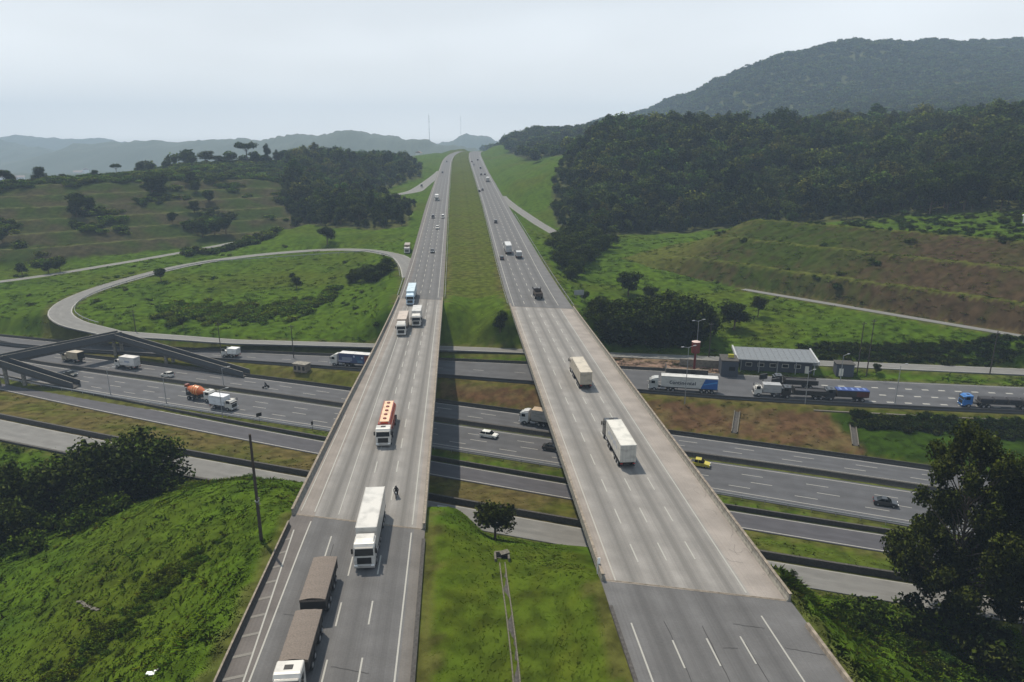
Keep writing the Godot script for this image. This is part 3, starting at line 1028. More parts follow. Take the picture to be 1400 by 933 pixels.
var dash_mesh: ArrayMesh

func lane_l(d: float, k: int) -> float:
	return lerpf(lx_edge(d), lx_in(d), k / 4.0)

func lane_r(d: float, k: int) -> float:
	return lerpf(rx_in(d), rx_edge(d), k / 4.0)

func lane_dash(parent: Node3D, x: float, d: float, lift := 0.03):
	var e0 := hw_e(d - 2.0)
	var e1 := hw_e(d + 2.0)
	part("lane_dash", dash_mesh, mats["line_white"], parent, Vector3(x, (e0 + e1) / 2 + lift, -d), Vector3(atan2(e1 - e0, 4.0), 0, 0))

func line_along(road: String, off: float, frac: float, width: float) -> ArrayMesh:
	return sweep(road_path(road, off, 0.02, frac), [Vector2(width / 2, 0), Vector2(-width / 2, 0)], false)

func dashes_along(parent: Node3D, road: String, frac: float, period: float, x0 := -125.0, x1 := 125.0):
	var p := road_path(road, 0.0, 0.02, frac)
	var s := 0.0
	var next := fposmod(frac * 9.7, 1.0) * period
	for i in p.size() - 1:
		var l: float = p[i].distance_to(p[i + 1])
		while next < s + l:
			var t := (next - s) / l
			var q: Vector3 = p[i].lerp(p[i + 1], t)
			var dir: Vector3 = p[i + 1] - p[i]
			if q.x > x0 and q.x < x1:
				part("lane_dash", dash_mesh, mats["line_white"], parent, q, Vector3(0, atan2(-dir.x, -dir.z), 0))
			next += period
		s += l

func blocks_along(parent: Node3D, road: String, frac: float, x0: float, x1: float):
	# broad short pairs of white rumble blocks before the weigh station
	var m := MB.new()
	m.quad(Vector3(-0.35, 0, 0.8), Vector3(-0.35, 0, -0.8), Vector3(0.35, 0, -0.8), Vector3(0.35, 0, 0.8))
	var mesh := m.done()
	var p := road_path(road, 0.0, 0.02, frac)
	for i in p.size() - 1:
		var dir: Vector3 = p[i + 1] - p[i]
		var q: Vector3 = p[i]
		if q.x > x0 and q.x < x1:
			part("rumble_block", mesh, mats["line_white"], parent, q, Vector3(0, atan2(-dir.x, -dir.z), 0))

# ---------------------------------------------------------------- viaducts
func make_viaducts():
	viaduct("left_motorway", joint_ln, joint_lf, mats["deck_l"], "pale concrete viaduct carrying the carriageway whose trucks drive past the solid lane line", [108.0, 133.0, 172.0, 198.0], true)
	viaduct("right_motorway", joint_rn, joint_rf, mats["deck_r"], "wide pale concrete viaduct with a broad stained shoulder and two box trucks on it", [84.0, 118.0, 146.0, 158.0, 188.0], false)

func viaduct(road: String, ja: Callable, jb: Callable, deck: Material, label: String, piers: Array, left: bool):
	var e0 := motor_edges(road, 140.0)
	var base := Vector3((e0[0] + e0[1]) / 2, -15.0, -150.0)
	var v := thing("viaduct", label, "viaduct", base)
	var off := -base
	part("deck_surface", motor_strip(road, ja, jb, 0.012, 0.2), deck, v, off)
	var conc: Material = mats["concrete"]
	for s in [0, 1]:
		var path := []
		var d0: float = ja.call(e0[s])
		var d1: float = jb.call(e0[s])
		var n := 30
		for i in n + 1:
			var d := lerpf(d0, d1, float(i) / n)
			path.append(Vector3(motor_edges(road, d)[s] + (0.22 if s == 0 else -0.22), hw_e(d), -d))
		# the parapet: sloped face to the road, coping on top
		var sg := 1.0 if s == 0 else -1.0
		var pr := [Vector2(-0.26 * sg, -0.35), Vector2(0.26 * sg, -0.35), Vector2(0.26 * sg, 0.06), Vector2(0.08 * sg, 0.32), Vector2(0.03 * sg, 0.88), Vector2(-0.20 * sg, 0.88)]
		for k in n:
			# cast in lengths with open joints
			var pa: Vector3 = path[k]
			var pb: Vector3 = path[k + 1]
			var gap := (pb - pa).normalized() * 0.04
			part("parapet_segment", sweep([pa + gap, pb - gap], pr), conc, v, off)
		part("coping", sweep(path, [Vector2(-0.26 * sg, 0.882), Vector2(0.08 * sg, 0.882), Vector2(0.08 * sg, 0.98), Vector2(-0.26 * sg, 0.98)]), mats["concrete_warm"], v, off)
		# edge beam below the deck
		part("edge_girder", sweep(path, [Vector2(0.35 * sg, -2.2), Vector2(0.75 * sg, -2.2), Vector2(0.75 * sg, -0.352), Vector2(0.35 * sg, -0.352)]), conc, v, off)
	for f in [0.25, 0.5, 0.75]:
		var path := []
		for i in 13:
			var xm := lerpf(e0[0], e0[1], f)
			var d := lerpf(ja.call(xm), jb.call(xm), i / 12.0)
			var ed := motor_edges(road, d)
			path.append(Vector3(lerpf(ed[0], ed[1], f), hw_e(d), -d))
		part("girder", sweep(path, [Vector2(-0.3, -2.2), Vector2(0.3, -2.2), Vector2(0.3, -0.3), Vector2(-0.3, -0.3)]), conc, v, off)
	# slab under the surface
	var l := []
	var r := []
	for i in 21:
		var t := i / 20.0
		var da := lerpf(ja.call(e0[0]), jb.call(e0[0]), t)
		var db := lerpf(ja.call(e0[1]), jb.call(e0[1]), t)
		l.append(Vector3(motor_edges(road, da)[0] + 0.3, hw_e(da) - 0.16, -da))
		r.append(Vector3(motor_edges(road, db)[1] - 0.3, hw_e(db) - 0.16, -db))
	part("deck_slab", ribbon(l, r, 30.0, 0.14), conc, v, off)
	for d in piers:
		var ed := motor_edges(road, d)
		var xm: float = (ed[0] + ed[1]) / 2
		var sk := 0.24
		var cap := MB.new()
		var hw: float = (ed[1] - ed[0]) / 2 - 0.8
		var p := []
		for y in [-3.6, -2.22]:
			var w := hw if y > -3 else hw - 1.2
			for q in [[-1, 0.8], [1, 0.8], [1, -0.8], [-1, -0.8]]:
				p.append(Vector3(xm + q[0] * w, y, -(d - q[0] * w * sk) + q[1]))
		cap.hull8(p)
		part("pier_cap", cap.done(), conc, v, off)
		for q in [-0.5, 0.5]:
			var x: float = xm + q * (hw - 1.0) * 1.1
			var dd: float = d - q * (hw - 1.0) * 1.1 * sk
			part("pier_column", tb(Vector3(x, ground(x, dd) - 0.5, -dd), Vector3(x, -3.55, -dd), 0.75, 0.75, 16), conc, v, off)
	# lines and dashes on the deck
	var white: Material = mats["line_white"]
	if left:
		part("edge_line", line_on(lx_edge, 88.5, 226.0, 0.18, 0.045), white, v, off)
		part("edge_line", line_on(lx_in, 84.0, 224.0, 0.18, 0.045), white, v, off)
		part("edge_line", line_on(func(d): return interp(d, [[88, -22.3], [160, -20.6]]), 89.0, 128.0, 0.14, 0.045), white, v, off)
		part("lane_line", line_on(func(d): return lane_l(d, 1), 87.5, 226.0, 0.14, 0.045), white, v, off)
	else:
		part("edge_line", line_on(rx_in, 69.5, 213.0, 0.18, 0.045), white, v, off)
		part("edge_line", line_on(rx_edge, 66.0, 209.5, 0.18, 0.045), white, v, off)
	for k in range(4, 23):
		var d := 30.0 + k * 9.0
		for j in ([2, 3] if left else [1, 2, 3]):
			var x: float = lane_l(d, j) if left else lane_r(d, j)
			if d - 2.0 > ja.call(x) and d + 2.0 < jb.call(x):
				var o := part("lane_dash", dash_mesh, white, v, off + Vector3(x, 0.045 + hw_e(d), -d))
	# expansion joints: a pale nosing strip with a dark gap
	for j in [ja, jb]:
		var a: float = e0[0]
		var b: float = e0[1]
		var s := 0.2 if j == ja else -0.2
		for w in [[0.30, "joint_nosing", "concrete_warm", 0.02], [0.06, "joint_gap", "black", 0.026]]:
			var da: float = j.call(a)
			var db: float = j.call(b)
			var ea := motor_edges(road, da)
			var eb := motor_edges(road, db)
			part(w[1], sweep([Vector3(ea[0] + 0.5, hw_e(da) + w[3], -da - s), Vector3(eb[1] - 0.5, hw_e(db) + w[3], -db - s)], [Vector2(w[0] / 2, 0), Vector2(-w[0] / 2, 0)], false), mats[w[2]], v, off)
	# fine dark cracks in the shoulder concrete
	if not left:
		var cr := RandomNumberGenerator.new()
		cr.seed = 91
		for k in 11:
			var x := cr.randf_range(32.6, 35.6)
			var d := cr.randf_range(67.0, 104.0)
			var a := cr.randf() * TAU
			var p := []
			for i in 6:
				p.append(Vector3(clampf(x, 32.4, 35.8), 0.03, -d))
				a += cr.randf_range(-0.9, 0.9)
				x += cos(a) * 0.4
				d += sin(a) * 0.6
			part("crack", sweep(p, [Vector2(0.012, 0), Vector2(-0.012, 0)], false), mats["black"], v, off)
	# abutment walls under both ends
	for j in [ja, jb]:
		var s := 1.0 if j == ja else -1.0
		var m := MB.new()
		var p := []
		for y in [-7.0, -0.36]:
			for q in [[0, 0.0], [1, 0.0], [1, 1.2], [0, 1.2]]:
				var x: float = e0[q[0]] + (0.6 if q[0] == 0 else -0.6)
				p.append(Vector3(x, y, -(j.call(x) + s * q[1])))
		m.hull8(p)
		part("abutment", m.done(), conc, v, off)

# ---------------------------------------------------------------- barriers, guardrails and retaining walls
func sub_path(p: Array, base: Vector3) -> Array:
	var r := []
	for q in p: r.append(q - base)
	return r

func wall_run(called: String, label: String, category: String, path: Array, profile: Array, m: Material, group := "") -> Node3D:
	var base: Vector3 = path[path.size() / 2]
	var o := thing(called, label, category, base, 0.0, group)
	part("wall", sweep(sub_path(path, base), profile), m, o)
	return o

func motor_side(road: String, s: int, off: float, d0: float, d1: float, step := 5.0) -> Array:
	var p := []
	var d := d0
	while d <= d1:
		p.append(Vector3(motor_edges(road, d)[s] + off, hw_e(d), -d))
		d += maxf(step, d * 0.02)
	return p

func guardrail(label: String, path: Array, group := "steel guardrails", h := 0.75):
	var base: Vector3 = path[path.size() / 2]
	var o := thing("guardrail", label, "guardrail", base, 0.0, group)
	var p := sub_path(path, base)
	part("rail", sweep(p, [Vector2(0.03, h - 0.3), Vector2(0.09, h - 0.22), Vector2(0.03, h - 0.15), Vector2(0.09, h - 0.08), Vector2(0.03, h), Vector2(-0.01, h), Vector2(-0.01, h - 0.3)]), mats["galvanised"], o)
	var m := MB.new()
	var s := 0.0
	var next := 0.0
	for i in p.size() - 1:
		var l: float = p[i].distance_to(p[i + 1])
		while next < s + l:
			var q: Vector3 = p[i].lerp(p[i + 1], (next - s) / l)
			m.box(q + Vector3(0, h / 2 - 0.3, 0), Vector3(0.09, h + 0.55, 0.12))
			next += 4.0
		s += l
	var posts := part("post_row", m.done(), mats["galvanised"], o)
	posts.set_meta("kind", "stuff")

func make_barriers():
	var jersey := func(sg: float) -> Array:
		return [Vector2(-0.3 * sg, -0.3), Vector2(0.3 * sg, -0.3), Vector2(0.3 * sg, 0.06), Vector2(0.12 * sg, 0.3), Vector2(0.08 * sg, 0.82), Vector2(-0.08 * sg, 0.82), Vector2(-0.12 * sg, 0.3), Vector2(-0.3 * sg, 0.06)]
	var o := wall_run("concrete_barrier", "weathered concrete barrier beside the hatched shoulder leading to the viaduct", "barrier", motor_side("left_motorway", 0, 0.35, -30.0, 86.0), jersey.call(1.0), mats["concrete_dark"])
	var cap := motor_side("left_motorway", 0, 0.35, -30.0, 86.0)
	part("coping", sweep(sub_path(cap, o.position), [Vector2(-0.1, 0.822), Vector2(0.1, 0.822), Vector2(0.1, 0.88), Vector2(-0.1, 0.88)]), mats["concrete_warm"], o)
	wall_run("concrete_kerb", "low dirty concrete kerb wall between the mown median and the truck carriageway", "kerb", motor_side("left_motorway", 1, -0.1, -30.0, 80.0), [Vector2(-0.25, -0.6), Vector2(0.25, -0.6), Vector2(0.25, 0.28), Vector2(-0.2, 0.34)], mats["concrete_dark"])
	wall_run("concrete_kerb", "low kerb edging the mown median along the four empty lanes", "kerb", motor_side("right_motorway", 0, 0.1, -30.0, 66.0), [Vector2(-0.2, -0.5), Vector2(0.2, -0.5), Vector2(0.2, 0.12), Vector2(-0.2, 0.12)], mats["concrete_dark"])
	var kb := wall_run("concrete_barrier", "stained pale barrier beside the dark asphalt shoulder above the scrub slope", "barrier", motor_side("right_motorway", 1, -0.3, -30.0, 62.0), [Vector2(-0.3, -0.5), Vector2(0.3, -0.5), Vector2(0.22, 0.45), Vector2(-0.12, 0.45)], mats["concrete_warm"])
	# beyond the viaducts
	guardrail("steel guardrail along the grass median beside the oncoming carriageway", motor_side("left_motorway", 1, 0.6, 227.0, 900.0))
	guardrail("steel guardrail along the grass median beside the receding carriageway", motor_side("right_motorway", 0, -0.6, 216.0, 900.0))
	guardrail("steel guardrail between the motorway shoulder and the bushes by the entry ramp", motor_side("right_motorway", 1, 0.5, 212.0, 420.0))
	guardrail("steel guardrail at the loop ramp diverge above the green slope", motor_side("left_motorway", 0, -0.5, 230.0, 262.0))
	# lower highway
	wall_run("median_barrier", "dark continuous concrete barrier dividing the lower highway", "barrier", mid_path("lower_highway_near", "lower_highway_far"), [Vector2(-0.75, -0.3), Vector2(0.75, -0.3), Vector2(0.55, 0.1), Vector2(0.3, 0.85), Vector2(-0.3, 0.85), Vector2(-0.55, 0.1)], mats["concrete_dark"])
	wall_run("concrete_barrier", "grey barrier at the foot of the bare brown embankment", "barrier", road_path("lower_highway_far", 0.0, 0.0, -1.0).map(func(p): return p + Vector3(0.2, 0, -0.6)), jersey.call(1.0), mats["concrete_dark"])
	wall_run("concrete_barrier", "dark barrier along the top of the brown embankment beside parked trucks", "barrier", road_path("upper_highway", -0.2, 0.0, 1.0), jersey.call(1.0), mats["dark_steel"])
	wall_run("concrete_barrier", "low grey barrier on the grass side of the highway by the weigh station", "barrier", road_path("upper_highway", 0.3, 0.0, -1.0, -1e6, 1e6, -180.0, 60.0), jersey.call(1.0), mats["concrete_dark"])
	wall_run("retaining_wall", "low dark retaining wall between the narrow green strip and the collector road", "wall", road_path("collector_road", -0.8, 0.0, -1.0), [Vector2(-0.2, -0.8), Vector2(0.2, -0.8), Vector2(0.2, 0.75), Vector2(-0.2, 0.75)], mats["concrete_dark"])
	wall_run("retaining_wall", "long stained retaining wall holding the dry grass strip above the frontage road", "wall", road_path("frontage_road", -0.9, 0.0, -1.0), [Vector2(-0.25, -0.8), Vector2(0.25, -0.8), Vector2(0.18, 0.95), Vector2(-0.25, 0.95)], mats["concrete_dark"])
	guardrail("steel guardrail between the lower highway shoulder and the narrow green strip", road_path("lower_highway_near", 0.5, 0.0, 1.0, -1e6, 1e6, -200.0, 180.0))
	guardrail("steel guardrail curving around the outside of the loop ramp", road_path("loop_ramp", -0.7, 0.0, -1.0, 230.0, 330.0), "steel guardrails", 0.8)
	wall_run("kerb", "thin dark kerb on the field side of the frontage road", "kerb", road_path("frontage_road", 0.3, 0.0, 1.0, -1e6, 1e6, -180.0, -30.0), [Vector2(-0.25, -0.5), Vector2(0.25, -0.5), Vector2(0.25, 0.3), Vector2(-0.25, 0.3)], mats["concrete_dark"])

func mid_path(a: String, b: String) -> Array:
	var p := []
	for k in range(-200, 191, 8):
		var ra := at_x(a, k)
		var rb := at_x(b, k)
		p.append(Vector3(k, -14.6, -((ra[1] + ra[3] * 0.56) + (rb[1] - rb[3] * 0.56)) / 2))
	return p

# ---------------------------------------------------------------- far hills
func make_far_hills():
	# ridge lines far beyond the valley: x, d, crest height
	var ridges := [
		[[[-2600, 3000, 90], [-2300, 3000, 120], [-2050, 3000, 105], [-1850, 2950, 75], [-1600, 2900, 40], [-1400, 2900, 20], [-1200, 2900, 0], [-1000, 2900, -25]], 500.0, -40.0],
		[[[-2550, 3800, 57], [-2180, 3800, 92], [-1880, 3800, 84], [-1580, 3800, 60], [-1280, 3800, 47], [-900, 3800, 65], [-600, 3800, 57], [-380, 3700, 25]], 420.0, -40.0],
		[[[-1500, 2600, 20], [-1150, 2600, 60], [-900, 2600, 66], [-640, 2500, 62], [-480, 2400, 82], [-330, 2350, 98], [-220, 2350, 78], [-90, 2300, 58], [60, 2300, 40], [160, 2300, 10]], 420.0, -40.0],
		[[[-150, 3300, 20], [-40, 3300, 70], [40, 3300, 92], [130, 3300, 90], [220, 3300, 62], [330, 3300, 30], [500, 3300, 0]], 300.0, -40.0],
		[[[-3000, 4100, 40], [-2050, 4100, 70], [-1300, 4100, 58], [-410, 4100, 68], [275, 4100, 56], [1030, 4100, 72], [2600, 4100, 62]], 150.0, -60.0],
	]
	var m := grain("far_wood", lin(0.045, 0.062, 0.028), 0.6, 1.1, 90.0, 0.02, 1.0, 0.0, 41)
	for r in ridges:
		var line: Array = r[0]
		var n := 160
		var depth := 18
		var st := SurfaceTool.new()
		st.begin(Mesh.PRIMITIVE_TRIANGLES)
		st.set_smooth_group(1)
		for i in n + 1:
			var f := float(i) / n * (line.size() - 1)
			var k := mini(int(f), line.size() - 2)
			var t := f - k
			var a: Array = line[k]
			var b: Array = line[k + 1]
			var x := lerpf(a[0], b[0], t)
			var d := lerpf(a[1], b[1], t)
			var s := t * t * (3 - 2 * t)
			var h := lerpf(a[2], b[2], s) * minf(1.0, minf(i, n - i) / 10.0)
			for j in depth + 1:
				var w := float(j) / depth * 2.0 - 1.0
				var dd: float = d + w * r[1]
				var bell := pow(cos(w * PI / 2), 1.3)
				var rough := n_big.get_noise_2d(x * 0.9 + d, dd * 0.9) * 20.0 + n_mid.get_noise_2d(x * 0.6, dd * 0.6 + d) * 9.0
				st.add_vertex(Vector3(x, lerpf(r[2], h + rough * minf(1.0, minf(i, n - i) / 10.0), bell), -dd))
		for i in n:
			for j in depth:
				var a := i * (depth + 1) + j
				for q in [a, a + 1, a + depth + 2, a, a + depth + 2, a + depth + 1]: st.add_index(q)
		st.generate_normals()
		setting("hill", st.commit(), m)
# ---------------------------------------------------------------- pedestrian overpass
func make_footbridge():
	var a := Vector3(-126.5, -8.4, -194.0)     # head of the near ramp
	var b := Vector3(-106.0, -8.4, -218.0)     # head of the far ramp
	var c := Vector3(-60.5, -14.3, -194.6)     # foot of the far ramp
	var e := Vector3(-104.0, -14.3, -188.5)    # foot of the near ramp
	var base := Vector3(-106.0, -14.6, -215.0)
	var o := thing("footbridge", "dark pedestrian overpass with solid sides and sloping ramps over the lower highway", "footbridge", base)
	var conc: Material = mats["concrete_dark"]
	var dark := grain("mesh_panel", Color(0.27, 0.28, 0.30), 0.7, 1.0, 1.5, 0.05, 0.7, 0.0, 51)
	for q in [[a, b, "span"], [b, c, "ramp"], [a, e, "ramp"]]:
		var dir: Vector3 = (q[1] - q[0]).normalized()
		var ext: Vector3 = dir * (1.2 if q[2] == "span" else 0.0)
		var path := []
		var n := 8
		for i in n + 1: path.append((q[0] - ext).lerp(q[1] + ext, float(i) / n) - base)
		var deck := part(q[2], sweep(path, [Vector2(-1.4, -0.55), Vector2(1.4, -0.55), Vector2(1.4, 0.0), Vector2(-1.4, 0.0)]), conc, o)
		for s in [-1.0, 1.0]:
			var h := 1.75 if q[2] == "span" else 1.4
			part("side_panel", sweep(path, [Vector2(1.34 * s - 0.05, -0.75), Vector2(1.34 * s + 0.05, -0.75), Vector2(1.34 * s + 0.05, h), Vector2(1.34 * s - 0.05, h)]), dark, deck)
			part("handrail", sweep(path, [Vector2(1.34 * s - 0.09, h), Vector2(1.34 * s + 0.09, h), Vector2(1.34 * s + 0.09, h + 0.1), Vector2(1.34 * s - 0.09, h + 0.1)]), mats["concrete"], deck)
	# piers in pairs under the heads and along the ramps
	for q in [[b, 0.8], [b, -0.8], [b.lerp(c, 0.42), 0.8], [b.lerp(c, 0.42), -0.8], [a, 0.8], [a, -0.8], [a.lerp(e, 0.3), 0.0]]:
		var p: Vector3 = q[0] + Vector3(0.9, 0, -0.4) * q[1] * 1.2
		var g := ground(p.x, -p.z)
		var col_ := MB.new()
		col_.box(Vector3(p.x, (g - 0.5 + p.y - 0.5) / 2, p.z) - base, Vector3(0.8, p.y - 0.5 - g + 0.5, 0.8), 0.06)
		part("pier", col_.done(), mats["concrete"], o)
	# small concrete shed and paved landing at the ramp foot
	var sp := gpos(-44.5, 193.0)
	var sh := thing("service_shed", "small pale concrete shed on the dry strip past the footbridge ramp", "shed", sp, -0.42)
	part("wall", bx(Vector3(0, 1.1, 0), Vector3(4.2, 2.3, 2.4), 0.04), mats["concrete_warm"], sh)
	part("roof", bx(Vector3(0, 2.34, 0), Vector3(4.6, 0.18, 2.8), 0.03), mats["concrete"], sh)
	for k in 3:
		part("opening", bx(Vector3(-1.4 + 1.4 * k, 1.2, 1.21), Vector3(0.8, 1.2, 0.06)), mats["black"], sh)
	var pl := road_path("lower_highway_far", -2.6, 0.12, -1.0, -1e6, 1e6, -62.0, -44.0)
	var land := setting("pavement", sweep(pl, [Vector2(-1.0, -0.3), Vector2(1.0, -0.3), Vector2(1.0, 0.06), Vector2(-1.0, 0.06)]), mats["concrete"])

# ---------------------------------------------------------------- weigh station
func make_station():
	var g := -10.9
	var turn := -0.25
	var base := Vector3(88.0, g, -178.5)
	var o := thing("weigh_station", "low dark building with a large pale grey sheet roof beside the upper highway", "building", base, turn)
	var wallm := mat("navy_wall", Color(0.16, 0.18, 0.22), 0.7)
	part("wall", bx(Vector3(0, 1.5, -1.0), Vector3(18.5, 3.4, 8.6), 0.05), wallm, o)
	var rf := MB.new()
	rf.hull8([Vector3(-10.6, 3.35, 4.6), Vector3(10.2, 3.35, 4.6), Vector3(10.2, 4.1, -5.6), Vector3(-10.6, 4.1, -5.6), Vector3(-10.6, 3.6, 4.6), Vector3(10.2, 3.6, 4.6), Vector3(10.2, 4.35, -5.6), Vector3(-10.6, 4.35, -5.6)])
	var roof := part("roof", rf.done(), mats["roof_sheet"], o)
	# raised sheet seams
	for k in 13:
		var x := -10.0 + k * 1.6
		var sm := MB.new()
		sm.hull8([Vector3(x - 0.05, 3.61, 4.58), Vector3(x + 0.05, 3.61, 4.58), Vector3(x + 0.05, 4.36, -5.58), Vector3(x - 0.05, 4.36, -5.58), Vector3(x - 0.05, 3.68, 4.58), Vector3(x + 0.05, 3.68, 4.58), Vector3(x + 0.05, 4.43, -5.58), Vector3(x - 0.05, 4.43, -5.58)])
		part("seam", sm.done(), mats["roof_sheet"], roof)
	for s in [-1.0, 1.0]:
		var x: float = -10.8 if s < 0 else 10.4
		var fm := MB.new()
		fm.hull8([Vector3(x - 0.2, 3.1, 4.9), Vector3(x + 0.2, 3.1, 4.9), Vector3(x + 0.2, 3.9, -5.9), Vector3(x - 0.2, 3.9, -5.9), Vector3(x - 0.2, 3.9, 4.9), Vector3(x + 0.2, 3.9, 4.9), Vector3(x + 0.2, 4.7, -5.9), Vector3(x - 0.2, 4.7, -5.9)])
		part("gable_fascia", fm.done(), mat("pale_trim", Color(0.60, 0.61, 0.62), 0.5), roof)
	for k in 5:
		part("column", tb(Vector3(-9.6 + 4.8 * k, -0.3, 4.1), Vector3(-9.6 + 4.8 * k, 3.36, 4.1), 0.14, 0.14, 8), mats["galvanised"], o)
	for k in 5:
		var w := part("window", bx(Vector3(-7.4 + 3.2 * k, 1.9, 3.31), Vector3(1.7, 1.1, 0.08)), mat("pale_frame", Color(0.75, 0.74, 0.7), 0.6), o)
		part("pane", bx(Vector3(-7.4 + 3.2 * k, 1.9, 3.36), Vector3(1.5, 0.9, 0.05)), mats["glass"], w)
	part("door", bx(Vector3(7.9, 1.05, 3.32), Vector3(1.0, 2.1, 0.08)), mat("pale_frame", Color(0.75, 0.74, 0.7), 0.6), o)
	# dark block at the end of the station with a yellow tank on top
	var bl := thing("control_block", "dark flat-roofed block beside the grey sheet roof, dull yellow unit on top", "building", Vector3(73.6, g, -175.6), turn)
	part("wall", bx(Vector3(0, 1.9, 0), Vector3(4.4, 4.6, 6.0), 0.06), mat("slate_wall", Color(0.20, 0.22, 0.26), 0.75), bl)
	part("parapet", bx(Vector3(0, 4.32, 0), Vector3(4.6, 0.3, 6.2), 0.04), mats["concrete_dark"], bl)
	part("window", bx(Vector3(0.6, 2.2, 3.02), Vector3(1.6, 1.0, 0.08)), mats["glass"], bl)
	var sg := MB.new()
	sg.box(Vector3(0.4, 5.15, 0.6), Vector3(1.5, 0.9, 0.5), 0.05)
	part("roof_unit", sg.done(), mat("dull_yellow", Color(0.62, 0.60, 0.18), 0.6), bl)
	for s in [-0.5, 0.5]: part("support", tb(Vector3(0.4 + s, 4.4, 0.6), Vector3(0.4 + s, 4.75, 0.6), 0.05, 0.05, 6), mats["dark_steel"], bl)
	# annex at the other end
	var an := thing("station_annex", "small grey annex with pale door past the end of the sheet roof", "building", Vector3(104.2, -10.7, -171.6), turn)
	part("wall", bx(Vector3(0, 1.5, 0), Vector3(4.4, 3.4, 3.4), 0.05), mat("slate_wall", Color(0.20, 0.22, 0.26), 0.75), an)
	part("roof", bx(Vector3(0, 3.3, 0), Vector3(4.9, 0.2, 3.9), 0.04), mats["concrete_dark"], an)
	part("door", bx(Vector3(-1.0, 1.0, 1.72), Vector3(1.1, 2.1, 0.08)), mat("pale_frame", Color(0.75, 0.74, 0.7), 0.6), an)
	# yard walls and red water tank
	var yw := thing("yard_wall", "low weathered yard wall with openings near the red water tank", "wall", Vector3(61.5, g, -173.8), turn)
	part("wall", bx(Vector3(0, 0.9, 0), Vector3(11.0, 2.1, 0.3), 0.03), mats["concrete_dark"], yw)
	part("coping", bx(Vector3(0, 1.99, 0), Vector3(11.2, 0.1, 0.45), 0.02), mats["concrete_warm"], yw)
	for k in 3: part("opening", bx(Vector3(-3.2 + k * 2.4, 0.9, 0.16), Vector3(1.2, 1.1, 0.05)), mats["black"], yw)
	part("return_wall", bx(Vector3(-5.4, 0.8, -3.0), Vector3(0.3, 1.9, 5.6), 0.03), mats["concrete_dark"], yw)
	var pw := thing("yard_wall", "long pale wall standing behind the red water tank", "wall", Vector3(68.0, -10.6, -181.0), turn)
	part("wall", bx(Vector3(0, 0.9, 0), Vector3(12.0, 2.0, 0.25), 0.03), mats["concrete_warm"], pw)
	part("coping", bx(Vector3(0, 1.95, 0), Vector3(12.2, 0.1, 0.4), 0.02), mats["concrete"], pw)
	var wt := thing("water_tank", "red water tank with pale lid on a thin red column", "water tank", Vector3(64.8, g, -177.6))
	part("column", tb(Vector3(0, -0.4, 0), Vector3(0, 5.6, 0), 0.34, 0.3, 12), mat("tank_red", Color(0.38, 0.12, 0.10), 0.6), wt)
	part("tank", tb(Vector3(0, 5.5, 0), Vector3(0, 8.6, 0), 1.15, 1.15, 18), mat("tank_red", Color(0.38, 0.12, 0.10), 0.6), wt)
	part("lid", tb(Vector3(0, 8.602, 0), Vector3(0, 8.85, 0), 1.2, 0.5, 18), mat("tank_lid", Color(0.70, 0.62, 0.60), 0.6), wt)
	# stop lights or signal heads in front of the station: dark cabinets on posts
	for q in [[78.0, 163.4], [79.6, 159.8]]:
		var sgn := thing("signal_head", "black double signal cabinet on a post by the weigh station lanes", "signal", Vector3(q[0], -11.0, -q[1]), 0.3, "signal cabinets at the weigh station")
		part("post", tb(Vector3(0, -0.3, 0), Vector3(0, 2.4, 0), 0.09, 0.09, 8), mats["dark_steel"], sgn)
		part("cabinet", bx(Vector3(0, 3.1, 0), Vector3(2.3, 1.4, 0.5), 0.05), mats["black"], sgn)
	# concrete chutes down the brown embankment
	for q in [[66.3, 150.6, 62.2, 141.8, "narrow concrete drainage chute splitting the bare brown slope"], [90.2, 142.0, 85.6, 132.6, "concrete drainage chute where the brown slope turns green"]]:
		var top := gpos(q[0], q[1], -0.05)
		var bot := gpos(q[2], q[3], -0.05)
		var path := []
		for i in 9:
			var t := i / 8.0
			var x := lerpf(q[0], q[2], t)
			var d := lerpf(q[1], q[3], t)
			path.append(Vector3(x, ground(x, d) + 0.1, -d) - bot)
		var ch := thing("drainage_chute", q[4], "drain", bot)
		part("channel_bed", sweep(path, [Vector2(-0.5, -0.6), Vector2(0.5, -0.6), Vector2(0.5, -0.02), Vector2(-0.5, -0.02)]), mats["concrete_dark"], ch)
		for s in [-1.0, 1.0]:
			part("side_wall", sweep(path, [Vector2(0.6 * s - 0.1, -0.6), Vector2(0.6 * s + 0.1, -0.6), Vector2(0.6 * s + 0.1, 0.3), Vector2(0.6 * s - 0.1, 0.3)]), mats["concrete_weathered"], ch)
	var cr := thing("drainage_kerb", "pale concrete gutter along the crest of the green embankment", "drain", gpos(110, 137), 0.0)
	var cp := []
	for k in 12:
		var x := 84.0 + k * 5.0
		var rh := at_x("upper_highway", x)
		var d: float = rh[1] - rh[3] * 0.5 - 3.6
		cp.append(Vector3(x, ground(x, d) + 0.08, -d) - cr.position)
	part("gutter", sweep(cp, [Vector2(-0.3, -0.4), Vector2(0.3, -0.4), Vector2(0.3, 0.06), Vector2(-0.3, 0.06)]), mats["concrete_weathered"], cr)

